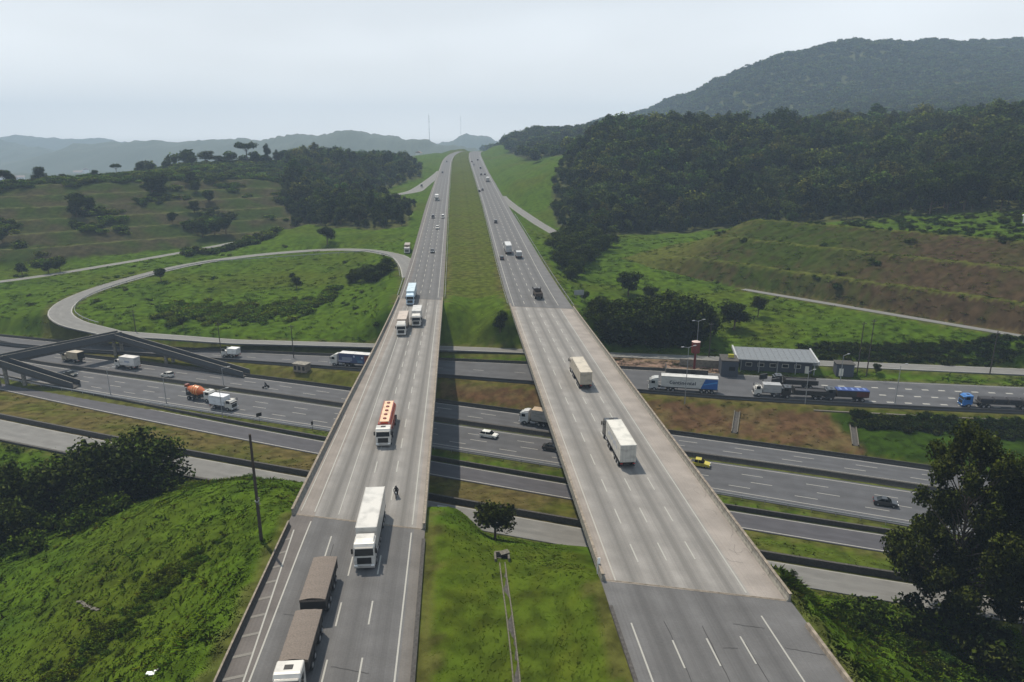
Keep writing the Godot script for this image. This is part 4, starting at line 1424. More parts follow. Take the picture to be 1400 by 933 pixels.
# ---------------------------------------------------------------- poles, lamps, signs, drains
func utility_pole(label: String, at: Vector3, h: float, arm := 0.0, r := 0.16, group := "") -> Node3D:
	var o := thing("utility_pole", label, "pole", at, 0.25, group)
	part("mast", tb(Vector3(0, -0.6, 0), Vector3(0, h, 0), r, r * 0.62, 10), mats["wood_pole"], o)
	if arm > 0.0:
		var ca := part("crossarm", bx(Vector3(0, h - 0.6, 0.12), Vector3(arm, 0.14, 0.12), 0.02), mats["wood_pole"], o)
		for k in 3:
			part("insulator", tb(Vector3((k - 1) * arm * 0.42, h - 0.53, 0.12), Vector3((k - 1) * arm * 0.42, h - 0.3, 0.12), 0.06, 0.04, 6), mats["concrete"], ca)
	return o

func street_lamp(label: String, at: Vector3, h: float, double := false, group := "", turn := 0.3) -> Node3D:
	var o := thing("street_lamp", label, "street lamp", at, turn, group)
	part("mast", tb(Vector3(0, -0.4, 0), Vector3(0, h, 0), 0.11, 0.06, 8), mats["galvanised"], o)
	for s in ([-1.0, 1.0] if double else [1.0]):
		part("arm", tb(Vector3(0, h - 0.1, 0), Vector3(1.5 * s, h + 0.25, 0), 0.05, 0.04, 6), mats["galvanised"], o)
		var hd := part("lamp_head", bx(Vector3(1.75 * s, h + 0.27, 0), Vector3(0.8, 0.14, 0.32), 0.04), mats["galvanised"], o)
		part("lens", bx(Vector3(1.8 * s, h + 0.185, 0), Vector3(0.5, 0.03, 0.24)), mats["lamp"], hd)
	return o

func make_street_furniture():
	var p := utility_pole("tall dark pole with pale fittings on the grass beside the hatched shoulder", gpos(-26.0, 82.3), 14.8, 0.0, 0.24)
	for y in [5.2, 6.0]:
		part("fitting", bx(Vector3(0.22, y, 0.1), Vector3(0.3, 0.16, 0.2), 0.03), mats["concrete"], p)
	part("collar", tb(Vector3(0, 5.5, 0), Vector3(0, 5.66, 0), 0.27, 0.27, 10), mats["galvanised"], p)
	for q in [[-72.7, 211.5, 10.5, "utility pole between service road and highway, opposite the footbridge ramp"], [-49.6, 205.8, 10.5, "utility pole on the green strip nearer the viaduct"],
			[109.7, 169.6, 16.0, "tall utility pole of the close pair past the weigh station"], [107.6, 170.6, 15.0, "slightly shorter utility pole of the close pair past the weigh station"],
			[142.0, 166.0, 12.0, "lone utility pole on the green strip far past the weigh station"], [72.3, 187.0, 10.5, "utility pole behind the pale yard wall"], [-104.5, 228.0, 11.5, "utility pole beside the loop ramp end"]]:
		utility_pole(q[3], gpos(q[0], q[1]), q[2], 1.6)
	for q in [[-75.0, 176.3], [-92.6, 184.6], [-57.6, 165.4]]:
		street_lamp("thin grey lamp post on the verge of the lower highway before the viaduct", gpos(q[0], q[1] - 2.0), 7.2, false, "lamp posts along the lower highway verge")
	street_lamp("slim lamp post standing in the lower highway median behind the orange mixer", Vector3(-64.0, -14.6, -185.2), 5.6, false)
	street_lamp("double-headed lamp post in front of the white lettered trailer", Vector3(54.9, -11.2, -155.2), 14.0, true)
	street_lamp("lamp post beyond the red water tank against dark trees", gpos(66.5, 181.5), 13.0, true)
	street_lamp("lamp post at the end of the weigh station yard by the annex", gpos(101.3, 167.6), 7.0, false)
	street_lamp("lamp post rising behind the blue covered truck", Vector3(103.5, -11.2, -147.4), 10.6, false)
	street_lamp("thin lamp post in front of the black flatbed trucks", Vector3(83.5, -11.2, -151.6), 8.4, false)
	# median drain: grated box and narrow open channel
	var dr := thing("median_drain", "narrow weathered concrete drain channel running down the mown median", "drain", Vector3(5.0, -1.2, -66.0))
	var path := []
	for k in 14:
		var d := 30.0 + k * 3.55
		path.append(Vector3(5.0 + sin(k * 0.9) * 0.05, ground(5.0, d) + 0.02, -d) - dr.position)
	part("channel_bed", sweep(path, [Vector2(-0.28, -0.4), Vector2(0.28, -0.4), Vector2(0.28, -0.03), Vector2(-0.28, -0.03)]), mats["concrete_dark"], dr)
	for s in [-1.0, 1.0]:
		part("side_wall", sweep(path, [Vector2(0.33 * s - 0.07, -0.4), Vector2(0.33 * s + 0.07, -0.4), Vector2(0.33 * s + 0.07, 0.1), Vector2(0.33 * s - 0.07, 0.1)]), mats["concrete_weathered"], dr)
	var top := gpos(5.0, 77.4)
	var hb := thing("catch_basin", "open concrete catch basin with broken lid at the head of the median drain", "drain", top)
	for q in [[-0.85, 0, 0.25, 1.7], [0.85, 0, 0.25, 1.7], [0, -0.85, 1.7, 0.25]]:
		part("side_wall", bx(Vector3(q[0], 0.1, q[1]), Vector3(q[2], 0.9, q[3]), 0.03), mats["concrete_weathered"], hb)
	part("basin_floor", bx(Vector3(0, -0.1, 0), Vector3(1.45, 0.1, 1.45)), mats["black"], hb)
	part("lid", bx(Vector3(0.5, 0.62, -0.3), Vector3(1.2, 0.1, 0.9), 0.02), mats["concrete_weathered"], hb, Vector3.ZERO, Vector3(0.0, 0.3, 0.05))
	# road sign seen from the back beyond the viaduct end, and small plates
	var sg := thing("road_sign", "grey back of a wide road sign beside the far end of the viaduct", "road sign", gpos(40.5, 224.0), 0.1)
	part("plate", bx(Vector3(0, 2.7, 0), Vector3(3.4, 1.7, 0.06), 0.02), mats["galvanised"], sg)
	for s in [-1.1, 1.1]: part("post", tb(Vector3(s, -0.4, 0.07), Vector3(s, 3.5, 0.07), 0.06, 0.06, 6), mats["galvanised"], sg)
	for q in [[-47.8, 159.6, "small dark sign plate on the green strip facing away"], [-34.1, 153.2, "narrow dark marker post plate by the lower highway guardrail"]]:
		var t := thing("road_sign", q[2], "road sign", gpos(q[0], q[1]), 0.6)
		part("post", tb(Vector3(0, -0.3, 0), Vector3(0, 1.6, 0), 0.05, 0.05, 6), mats["dark_steel"], t)
		part("plate", bx(Vector3(0, 1.9, 0), Vector3(1.3 if q[0] < -40 else 0.5, 0.9, 0.05), 0.02), mats["black"], t)
	var ms := thing("marker_panel", "white marker panel at the start of the right viaduct parapet", "road sign", Vector3(16.2, -0.3, -71.6), 0.15)
	part("panel", bx(Vector3(0, 1.0, 0), Vector3(0.35, 2.2, 0.08), 0.02), mat("white_trim", Color(0.84, 0.85, 0.86), 0.5), ms)
	part("post", tb(Vector3(0, -0.6, -0.08), Vector3(0, 1.6, -0.08), 0.05, 0.05, 6), mats["galvanised"], ms)
	# pale litter in the grass below the shoulder
	var lt := MB.new()
	for k in 3: lt.box(Vector3(k * 0.35 - 0.3, 0.06 + 0.05 * k, sin(k * 2.0) * 0.2), Vector3(0.55, 0.1, 0.4), 0.02)
	var lo := part(numbered("litter"), lt.done(), mat("white_trim", Color(0.84, 0.85, 0.86), 0.5), self, gpos(-31.0, 60.3))
	tag(lo, "crumpled white sheet lying in the grass below the shoulder barrier", "litter")
	# half-buried drain stones in the grass below the mound
	var ds := thing("stone_drain", "short broken concrete drain half buried in the left meadow", "drain", gpos(-46.5, 78.5))
	var dpath := []
	for k in 6:
		var x := -48.4 + k * 0.8
		var d := 80.0 - k * 0.7
		dpath.append(Vector3(x, ground(x, d) + 0.06, -d) - ds.position)
	part("channel_bed", sweep(dpath, [Vector2(-0.2, -0.4), Vector2(0.2, -0.4), Vector2(0.2, 0.02), Vector2(-0.2, 0.02)]), mats["concrete_weathered"], ds)
	for k in 3: part("slab", bx(dpath[k * 2] + Vector3(0, 0.14, 0.3), Vector3(0.6, 0.1, 0.35), 0.03), mats["concrete_weathered"], ds, Vector3.ZERO, Vector3(0, 0.0, 0.0))
	# far telecom masts
	for q in [[-75.0, 2300.0, 95.0, "thin telecom mast on the ridge left of the motorway crest"], [35.0, 3300.0, 130.0, "thin telecom mast on the rounded hill beyond the motorway crest"]]:
		var b := Vector3(q[0], 50.0, -q[1])
		var o := thing("telecom_mast", q[3], "mast", b)
		part("mast", tb(Vector3(0, -30, 0), Vector3(0, q[2], 0), 1.1, 0.35, 6), mats["galvanised"], o)
		for k in 3: part("antenna", bx(Vector3(0, q[2] - 6.0 - k * 8.0, 0), Vector3(2.2, 3.0, 2.2)), mats["galvanised"], o)
# ---------------------------------------------------------------- vehicles (local front is -z, ground at y = 0)
var wheel_cache := {}

func wheel(o: Node3D, x: float, z: float, r: float, w: float):
	var key := "%.2f_%.2f" % [r, w]
	if not wheel_cache.has(key):
		var t := MB.new()
		t.tube(Vector3(-w / 2, 0, 0), Vector3(-w / 2 + 0.04, 0, 0), r * 0.9, r, 14)
		t.tube(Vector3(-w / 2 + 0.04, 0, 0), Vector3(w / 2 - 0.04, 0, 0), r, r, 14, false)
		t.tube(Vector3(w / 2 - 0.04, 0, 0), Vector3(w / 2, 0, 0), r, r * 0.9, 14)
		var q := MB.new()
		q.tube(Vector3(w / 2 - 0.02, 0, 0), Vector3(w / 2 + 0.012, 0, 0), r * 0.58, r * 0.5, 12)
		q.tube(Vector3(w / 2, 0, 0), Vector3(w / 2 + 0.05, 0, 0), r * 0.2, r * 0.16, 8)
		wheel_cache[key] = [t.done(), q.done()]
	var n := part("wheel", wheel_cache[key][0], mats["tyre"], o, Vector3(x, r, z), Vector3(0, 0.0 if x > 0 else PI, 0))
	part("rim", wheel_cache[key][1], mats["rim"], n)

func slab(a: Vector2, b: Vector2, hw0: float, hw1: float, t: float) -> ArrayMesh:
	# a thin sloped pane between two (z, y) points, facing forward
	var n := Vector2(-(b.y - a.y), b.x - a.x).normalized() * t
	var m := MB.new()
	m.hull8([Vector3(-hw0, a.y, a.x), Vector3(hw0, a.y, a.x), Vector3(hw0, a.y + n.y, a.x + n.x), Vector3(-hw0, a.y + n.y, a.x + n.x),
		Vector3(-hw1, b.y, b.x), Vector3(hw1, b.y, b.x), Vector3(hw1, b.y + n.y, b.x + n.x), Vector3(-hw1, b.y + n.y, b.x + n.x)])
	return m.done()

func truck_cab(o: Node3D, z0: float, c: Color, hgt: float, length := 2.2, deflector := 0.0, dark_front := true):
	var m := MB.new()
	m.prism([Vector2(z0, 0.5), Vector2(z0 - 0.03, 1.2), Vector2(z0 + 0.02, 1.9), Vector2(z0 + 0.3, hgt - 0.45), Vector2(z0 + 0.55, hgt - 0.08), Vector2(z0 + 0.8, hgt), Vector2(z0 + length, hgt), Vector2(z0 + length, 0.85), Vector2(z0 + length - 0.2, 0.85), Vector2(z0 + length - 0.3, 0.5)], 1.24, 0.09)
	var cab := part("cab", m.done(), paint(c), o)
	part("windscreen", slab(Vector2(z0 + 0.015, 1.92), Vector2(z0 + 0.30, hgt - 0.5), 1.12, 1.06, 0.03), mats["glass"], cab)
	part("sun_visor", bx(Vector3(0, hgt - 0.42, z0 + 0.16), Vector3(2.2, 0.12, 0.34), 0.03), paint(c.darkened(0.25)) if dark_front else paint(c), cab)
	part("grille", bx(Vector3(0, 1.28, z0 - 0.035), Vector3(1.7, 0.85, 0.06), 0.02), mats["black"], cab)
	part("bumper", bx(Vector3(0, 0.56, z0 - 0.04), Vector3(2.46, 0.42, 0.22), 0.05), paint(c.darkened(0.15)), cab)
	for s in [-1.0, 1.0]:
		part("headlight", bx(Vector3(0.98 * s, 0.72, z0 - 0.16), Vector3(0.4, 0.2, 0.06), 0.02), mats["lamp"], cab)
		part("mirror", bx(Vector3(1.42 * s, 2.45, z0 + 0.22), Vector3(0.22, 0.7, 0.12), 0.03), mats["black"], cab)
		var dr := part("door", bx(Vector3(1.243 * s, 1.75, z0 + 1.0), Vector3(0.02, 2.1, 1.1), 0.008), paint(c), cab)
		part("side_window", bx(Vector3(1.256 * s, 2.35, z0 + 0.98), Vector3(0.016, 0.72, 0.92), 0.006), mats["glass"], dr)
		part("step", bx(Vector3(1.2 * s, 0.62, z0 + 0.95), Vector3(0.14, 0.3, 0.7), 0.02), mats["black"], cab)
	part("roof_hatch", bx(Vector3(0, hgt + 0.02, z0 + 1.35), Vector3(0.8, 0.05, 0.6), 0.02), mats["chassis"], cab)
	if deflector > 0.0:
		var d := MB.new()
		d.prism([Vector2(z0 + 0.75, hgt), Vector2(z0 + 1.3, hgt + deflector * 0.75), Vector2(z0 + length - 0.02, hgt + deflector), Vector2(z0 + length - 0.02, hgt)], 1.1, 0.08)
		part("wind_deflector", d.done(), paint(c), cab)

func cargo_box(o: Node3D, z0: float, z1: float, c: Color, top: float, roof: Color, ribs := true, y0 := 1.2, w := 2.58) -> Node3D:
	var zc := (z0 + z1) / 2
	var l := z1 - z0
	var b := part("cargo_box", bx(Vector3(0, (y0 + top) / 2, zc), Vector3(w, top - y0, l), 0.03), paint(c, 0.5), o)
	part("roof_panel", bx(Vector3(0, top + 0.012, zc), Vector3(w - 0.08, 0.03, l - 0.08), 0.008), paint(roof, 0.5), b)
	for s in [-1.0, 1.0]:
		part("top_rail", bx(Vector3(s * (w / 2 - 0.03), top + 0.005, zc), Vector3(0.1, 0.09, l + 0.02)), paint(c.darkened(0.12), 0.5), b)
		part("side_rail", bx(Vector3(s * (w / 2), y0 + 0.08, zc), Vector3(0.05, 0.14, l)), mats["chassis"], b)
		if ribs:
			var n := int(l / 1.2)
			for k in range(1, n):
				part("side_rib", bx(Vector3(s * (w / 2 + 0.008), (y0 + top) / 2 + 0.05, z0 + k * l / n), Vector3(0.022, top - y0 - 0.35, 0.06)), paint(c.darkened(0.06), 0.5), b)
		var dr := part("rear_door", bx(Vector3(s * w * 0.245, (y0 + top) / 2, z1 + 0.012), Vector3(w * 0.47, top - y0 - 0.16, 0.03), 0.008), paint(c.darkened(0.08), 0.5), b)
		for k in [-0.25, 0.25]:
			part("lock_rod", tb(Vector3(s * w * 0.245 + k, y0 + 0.1, z1 + 0.04), Vector3(s * w * 0.245 + k, top - 0.1, z1 + 0.04), 0.02, 0.02, 6), mats["rim"], dr)
		part("tail_light", bx(Vector3(s * 1.0, y0 - 0.22, z1 - 0.02), Vector3(0.4, 0.14, 0.06)), mats["tail"], b)
	part("rear_bumper", bx(Vector3(0, 0.6, z1 - 0.1), Vector3(2.3, 0.16, 0.1)), mats["chassis"], b)
	return b

func running_gear(o: Node3D, z0: float, z1: float, axles: Array, dual := true):
	part("chassis", bx(Vector3(0, 0.98, (z0 + z1) / 2), Vector3(0.9, 0.28, z1 - z0)), mats["chassis"], o)
	for z in axles:
		for s in [-1.0, 1.0]:
			wheel(o, s * 1.03, z, 0.5, 0.56 if dual else 0.32)

func tarp_body(o: Node3D, z0: float, z1: float, c: Color):
	var zc := (z0 + z1) / 2
	var l := z1 - z0
	var m := MB.new()
	m.box(Vector3(0, 1.85, zc), Vector3(2.6, 1.3, l), 0.03)
	var b := part("load_bed", m.done(), mat("bed_dark", Color(0.13, 0.12, 0.12), 0.8), o)
	# sagging tarpaulin over hoops
	var t := MB.new()
	var n := int(l / 0.35)
	for i in n:
		var za := z0 - 0.05 + (l + 0.1) * i / n
		var zb := z0 - 0.05 + (l + 0.1) * (i + 1) / n
		for k in 8:
			var f := func(kk: int, z: float) -> Vector3:
				var u := kk / 4.0 - 1.0
				var hoop := 0.5 + 0.5 * cos(z * TAU / 1.4)
				return Vector3(1.36 * u, 2.62 + 0.18 * (1.0 - u * u) + (0.12 * hoop - 0.06) * (1.0 - u * u) + (n_fine.get_noise_2d(u * 9.0 + z0, z * 4.0)) * 0.04, z)
			t.smooth(true)
			t.quad(f.call(k, za), f.call(k, zb), f.call(k + 1, zb), f.call(k + 1, za))
	for s in [-1.0, 1.0]:
		t.smooth(false)
		t.box(Vector3(1.35 * s, 2.5, zc), Vector3(0.03, 0.26, l + 0.1))
		t.box(Vector3(0, 2.5, zc + s * (l / 2 + 0.04)), Vector3(2.7, 0.26, 0.03))
	part("tarpaulin", t.done(), grain("tarp_brown", Color(0.43, 0.39, 0.36), 0.72, 1.0, 2.5, 0.02, 0.8, 0.0, 61), b)
	for s in [-1.0, 1.0]:
		for k in int(l / 1.3) + 1:
			part("stake", bx(Vector3(1.32 * s, 1.85, z0 + 0.1 + k * (l - 0.2) / int(l / 1.3)), Vector3(0.06, 1.3, 0.1)), mats["chassis"], b)

func place(o: Node3D, front: Vector3, dir: Vector3, half: float, pitch := 0.0):
	var h := Vector3(dir.x, 0, dir.z).normalized()
	o.position = front - h * half
	o.rotation = Vector3(pitch, atan2(-h.x, -h.z), 0)

func motor_place(o: Node3D, x: float, d: float, away: bool, half: float):
	# x, d: the end of the vehicle that was read off the photograph (front for oncoming, rear for receding)
	var dc := d + half
	var e0 := hw_e(dc - half)
	var e1 := hw_e(dc + half)
	o.position = Vector3(x, (e0 + e1) / 2 + 0.03, -dc)
	var s := atan2(e1 - e0, 2 * half)
	o.rotation = Vector3(s if away else -s, 0.0 if away else PI, 0)

func along(road: String, x: float, off: float) -> Array:
	# a spot on a crossing road: point and direction of increasing x; off metres toward the camera side
	var a := at_x(road, x - 4.0)
	var b := at_x(road, x + 4.0)
	var q := at_x(road, x)
	var dir := Vector3(b[0] - a[0], 0, -(b[1] - a[1])).normalized()
	var side := dir.cross(Vector3.UP)
	return [Vector3(q[0], lerpf(a[2], b[2], 0.5) + 0.02, -q[1]) + side * off, dir]

func box_truck(called: String, label: String, cab: Color, body: Color, len: float, h := 3.6, cabh := 2.7) -> Node3D:
	# rigid two-axle truck; returns it centred
	var o := thing(called, label, "truck")
	var half := len / 2
	truck_cab(o, -half, cab, cabh, 1.9)
	cargo_box(o, -half + 2.1, half, body, h, body, false, 1.1, 2.4)
	running_gear(o, -half + 0.6, half - 0.1, [-half + 1.1, half - 1.6])
	return o

func semi(called: String, label: String, cab: Color, body: Color, roof: Color, trailer: float, top := 4.05, cabh := 3.5, deflector := 0.0, ribs := true) -> Node3D:
	var o := thing(called, label, "truck")
	var half := (trailer + 2.9) / 2
	truck_cab(o, -half, cab, cabh, 2.25, deflector)
	cargo_box(o, -half + 2.9, half, body, top, roof, ribs)
	part("tractor_chassis", bx(Vector3(0, 0.92, -half + 3.6), Vector3(0.95, 0.26, 5.6)), mats["chassis"], o)
	for s in [-1.0, 1.0]:
		part("fuel_tank", tb(Vector3(1.0 * s, 0.75, -half + 2.7), Vector3(1.0 * s, 0.75, -half + 3.9), 0.32, 0.32, 12), mats["rim"], o)
		part("landing_leg", bx(Vector3(0.9 * s, 0.72, -half + 7.0), Vector3(0.12, 0.9, 0.12)), mats["chassis"], o)
		part("mudguard", bx(Vector3(1.05 * s, 1.06, -half + 5.2), Vector3(0.5, 0.05, 1.3)), mats["black"], o)
	running_gear(o, -half + 6.4, half - 0.2, [-half + 1.3, -half + 4.8, -half + 6.0, half - 1.4, half - 2.65, half - 3.9])
	return o

func car(called: String, label: String, c: Color, kind := "hatch", len := 4.0) -> Node3D:
	var o := thing(called, label, "car" if kind != "pickup" else "pickup")
	var f := -len / 2
	var b := len / 2
	var m := MB.new()
	m.prism([Vector2(f + 0.05, 0.28), Vector2(f, 0.55), Vector2(f + 0.12, 0.78), Vector2(f + 1.05, 0.95), Vector2(b - 0.1, 1.0), Vector2(b, 0.7), Vector2(b - 0.05, 0.3)], 0.86, 0.08)
	var body := part("body", m.done(), paint(c), o)
	var g := MB.new()
	var r := MB.new()
	var roof: Array
	match kind:
		"sedan": roof = [Vector2(f + 1.05, 0.94), Vector2(f + 1.8, 1.42), Vector2(b - 1.35, 1.44), Vector2(b - 0.6, 0.99)]
		"pickup": roof = [Vector2(f + 1.15, 0.94), Vector2(f + 1.75, 1.6), Vector2(f + 3.0, 1.62), Vector2(f + 3.15, 0.99)]
		"van": roof = [Vector2(f + 0.55, 0.86), Vector2(f + 1.25, 1.75), Vector2(b - 0.15, 1.8), Vector2(b - 0.05, 0.99)]
		_: roof = [Vector2(f + 1.0, 0.94), Vector2(f + 1.65, 1.48), Vector2(b - 0.55, 1.5), Vector2(b - 0.08, 0.99)]
	g.prism(roof, 0.80, 0.03, 0.0, 0.14, 0.95, 1.5)
	var gl := part("cabin_glass", g.done(), mats["glass"], o)
	r.hull8([Vector3(-0.67, roof[1].y - 0.02, roof[1].x), Vector3(0.67, roof[1].y - 0.02, roof[1].x), Vector3(0.67, roof[2].y - 0.02, roof[2].x), Vector3(-0.67, roof[2].y - 0.02, roof[2].x),
		Vector3(-0.6, roof[1].y + 0.05, roof[1].x + 0.12), Vector3(0.6, roof[1].y + 0.05, roof[1].x + 0.12), Vector3(0.6, roof[2].y + 0.05, roof[2].x - 0.1), Vector3(-0.6, roof[2].y + 0.05, roof[2].x - 0.1)])
	part("roof", r.done(), paint(c), o)
	for s in [-1.0, 1.0]:
		# door pillars over the glass
		var zc: float = (roof[1].x + roof[2].x) / 2
		var pl := MB.new()
		pl.hull8([Vector3(s * 0.80, 0.95, zc - 0.06), Vector3(s * 0.82, 0.95, zc - 0.06), Vector3(s * 0.82, 0.95, zc + 0.06), Vector3(s * 0.80, 0.95, zc + 0.06), Vector3(s * 0.66, roof[1].y, zc - 0.06), Vector3(s * 0.69, roof[1].y, zc - 0.06), Vector3(s * 0.69, roof[1].y, zc + 0.06), Vector3(s * 0.66, roof[1].y, zc + 0.06)])
		part("pillar", pl.done(), paint(c), o)
		part("headlight", bx(Vector3(0.62 * s, 0.66, f + 0.04), Vector3(0.36, 0.16, 0.12), 0.03), mats["lamp"], body)
		part("tail_light", bx(Vector3(0.68 * s, 0.78, b - 0.04), Vector3(0.24, 0.2, 0.1), 0.02), mats["tail"], body)
		part("mirror", bx(Vector3(0.94 * s, 1.0, f + 1.35), Vector3(0.18, 0.14, 0.1), 0.03), paint(c), body)
		for z in [f + 0.78, b - 0.78]: wheel(o, 0.76 * s, z, 0.31, 0.2)
	part("bumper", bx(Vector3(0, 0.4, f + 0.02), Vector3(1.6, 0.2, 0.12), 0.04), mats["black"], body)
	if kind == "pickup":
		part("load_bed", bx(Vector3(0, 0.985, b - 0.95), Vector3(1.4, 0.08, 1.5)), mats["black"], body)
	return o

func make_vehicles():
	var white := Color(0.70, 0.70, 0.69)
	var grey := Color(0.52, 0.53, 0.54)
	var dark := Color(0.10, 0.105, 0.115)
	# --- oncoming carriageway
	# double trailer under brown tarpaulins
	var bt := thing("double_trailer_truck", "white-cabbed truck pulling two dark trailers under brown tarpaulins", "truck")
	truck_cab(bt, -12.4, white, 3.3, 2.2)
	tarp_body(bt, -9.4, -2.1, Color.BROWN)
	tarp_body(bt, -0.3, 7.6, Color.BROWN)
	running_gear(bt, -12.0, -2.2, [-11.2, -7.6, -6.3, -3.8, -2.6])
	running_gear(bt, -2.4, 7.4, [1.4, 2.7, 5.0, 6.3])
	part("drawbar", bx(Vector3(0, 0.9, -1.2), Vector3(0.3, 0.2, 2.2)), mats["chassis"], bt)
	motor_place(bt, -16.0, 53.0, false, 12.4)
	var t := semi("box_truck", "clean white cab-over truck with plain white box trailer near the viaduct joint", white, white, white, 10.6, 4.0, 3.3, 0.3)
	motor_place(t, -11.7, 74.0, false, 6.75)
	# tanker
	var tk := thing("tank_truck", "orange tank truck with white-roofed cab and pale walkway hatches on top", "truck")
	truck_cab(tk, -6.6, white, 3.2, 2.1)
	var orange := Color(0.62, 0.20, 0.07)
	var tm := MB.new()
	var prof := []
	for k in 16:
		var a := TAU * k / 16
		prof.append(Vector2(cos(a) * 1.26, 2.35 + sin(a) * 1.08))
	sweep_into(tm, [Vector3(0, 0, -3.9), Vector3(0, 0, 6.5)], prof)
	var tank := part("tank", tm.done(), paint(orange), tk)
	part("end_plate", bx(Vector3(0, 2.3, -3.95), Vector3(2.2, 1.8, 0.12), 0.05), paint(Color(0.50, 0.14, 0.05)), tank)
	part("walkway", bx(Vector3(0, 3.47, 1.3), Vector3(1.7, 0.1, 10.0), 0.02), paint(Color(0.78, 0.66, 0.54), 0.6), tank)
	for s in [-1.0, 1.0]: part("walkway_rail", bx(Vector3(0.86 * s, 3.58, 1.3), Vector3(0.06, 0.2, 10.0)), paint(orange), tank)
	for k in 5: part("hatch", tb(Vector3(0, 3.5, -2.4 + 1.9 * k), Vector3(0, 3.68, -2.4 + 1.9 * k), 0.34, 0.3, 12), paint(Color(0.45, 0.16, 0.08)), tank)
	for s in [-1.0, 1.0]: part("side_skirt", bx(Vector3(1.15 * s, 1.1, 1.6), Vector3(0.08, 0.5, 5.0)), paint(Color(0.50, 0.14, 0.05)), tank)
	running_gear(tk, -6.2, 6.4, [-5.4, -2.4, 3.2, 4.4, 5.6])
	motor_place(tk, -12.9, 109.5, false, 6.6)
	t = semi("box_truck", "truck with beige box and white cab roof driving next to the climbing lane", white, Color(0.64, 0.59, 0.54), Color(0.64, 0.59, 0.54), 10.0, 4.0, 3.2, 0.5)
	motor_place(t, -15.0, 181.0, false, 6.45)
	t = semi("box_truck", "short white truck overtaking the beige one on the viaduct", white, white, white, 7.5, 4.0, 3.2, 0.3)
	motor_place(t, -11.5, 190.5, false, 5.2)
	t = semi("box_truck", "pale blue and white truck crossing the far viaduct joint", Color(0.62, 0.72, 0.80), Color(0.66, 0.74, 0.79), Color(0.66, 0.74, 0.79), 13.0, 4.0, 3.3, 0.3)
	motor_place(t, -14.8, 217.5, false, 7.95)
	t = box_truck("box_truck", "small white-topped truck far up the oncoming carriageway", white, Color(0.74, 0.74, 0.74), 8.0)
	motor_place(t, -12.0, 477.0, false, 4.0)
	t = box_truck("box_truck", "white-fronted truck pulled off on the grass verge by the exit lane", white, Color(0.5, 0.45, 0.4), 7.5)
	motor_place(t, -21.8, 313.0, false, 3.8)
	t.position.y = (ground(-21.8, 313.5) + ground(-21.8, 320.0)) / 2 + 0.02
	for q in [[-10.3, 306.0, Color(0.20, 0.21, 0.23), "sedan", "dark grey sedan on the oncoming side before the viaduct"], [-9.3, 366.0, white, "hatch", "white hatchback in the middle lane of the oncoming side"], [-6.9, 402.0, white, "van", "white van keeping to the median lane of the oncoming side"],
			[-12.5, 402.0, Color(0.25, 0.22, 0.22), "van", "dark brownish van beside the white one far off"], [-10.9, 678.0, dark, "sedan", "dark car high on the oncoming climb"], [-8.0, 817.0, dark, "sedan", "dark car nearly at the motorway crest, oncoming side"]]:
		var c := car("car", q[4], q[2], q[3], 4.4)
		motor_place(c, q[0], q[1], false, 2.2)
	var rc := car("car", "dark car on the merging ramp far off", dark, "van", 4.4)
	rc.position = Vector3(-25.5, 18.5, -560.0)
	rc.rotation.y = PI
	# --- receding carriageway
	t = semi("box_truck", "white box trailer behind a black cab, nearest truck on the receding viaduct", dark, Color(0.72, 0.72, 0.70), Color(0.72, 0.72, 0.70), 10.6, 4.1, 3.6, 0.0, true)
	for sd in [-1.0, 1.0]:
		for k in 7:
			part("side_print", bx(Vector3(1.297 * sd, 2.7 + 0.25 * (k % 2), -1.6 + 0.95 * k), Vector3(0.012, 0.5 + 0.15 * (k % 3), 0.6)), mat("faded_print", Color(0.55, 0.57, 0.62), 0.6), t)
	motor_place(t, 26.2, 98.0, true, 6.75)
	t = semi("box_truck", "dusty beige box trailer with grey ribbed doors on the receding viaduct", Color(0.66, 0.63, 0.58), Color(0.66, 0.63, 0.57), Color(0.66, 0.63, 0.57), 11.0, 3.9, 3.2)
	motor_place(t, 26.4, 135.0, true, 6.95)
	var fb := thing("flatbed_truck", "small dark brown stake-bed truck just past the receding viaduct", "truck")
	truck_cab(fb, -4.0, Color(0.20, 0.17, 0.17), 2.6, 1.9)
	var sb := part("stake_bed", bx(Vector3(0, 1.2, 1.1), Vector3(2.4, 0.2, 5.6), 0.03), mat("bed_wood", Color(0.22, 0.18, 0.16), 0.9), fb)
	for s in [-1.0, 1.0]:
		for k in 3: part("board", bx(Vector3(1.18 * s, 1.5 + k * 0.32, 1.1), Vector3(0.06, 0.24, 5.6)), mat("bed_wood", Color(0.22, 0.18, 0.16), 0.9), sb)
		part("end_board", bx(Vector3(0, 1.75, 1.1 + s * 2.78), Vector3(2.3, 0.95, 0.06)), mat("bed_wood", Color(0.22, 0.18, 0.16), 0.9), sb)
	running_gear(fb, -3.6, 3.8, [-2.9, 2.4])
	motor_place(fb, 27.0, 222.0, true, 4.0)
	t = semi("box_truck", "tall white-topped box truck climbing past the small van", grey, Color(0.68, 0.69, 0.70), Color(0.68, 0.69, 0.70), 9.0, 4.1, 3.2)
	motor_place(t, 23.0, 301.0, true, 6.0)
	t = box_truck("box_truck", "compact pale box van behind the tall climbing truck", grey, Color(0.62, 0.63, 0.64), 5.6, 2.9, 2.2)
	motor_place(t, 26.8, 292.5, true, 2.8)
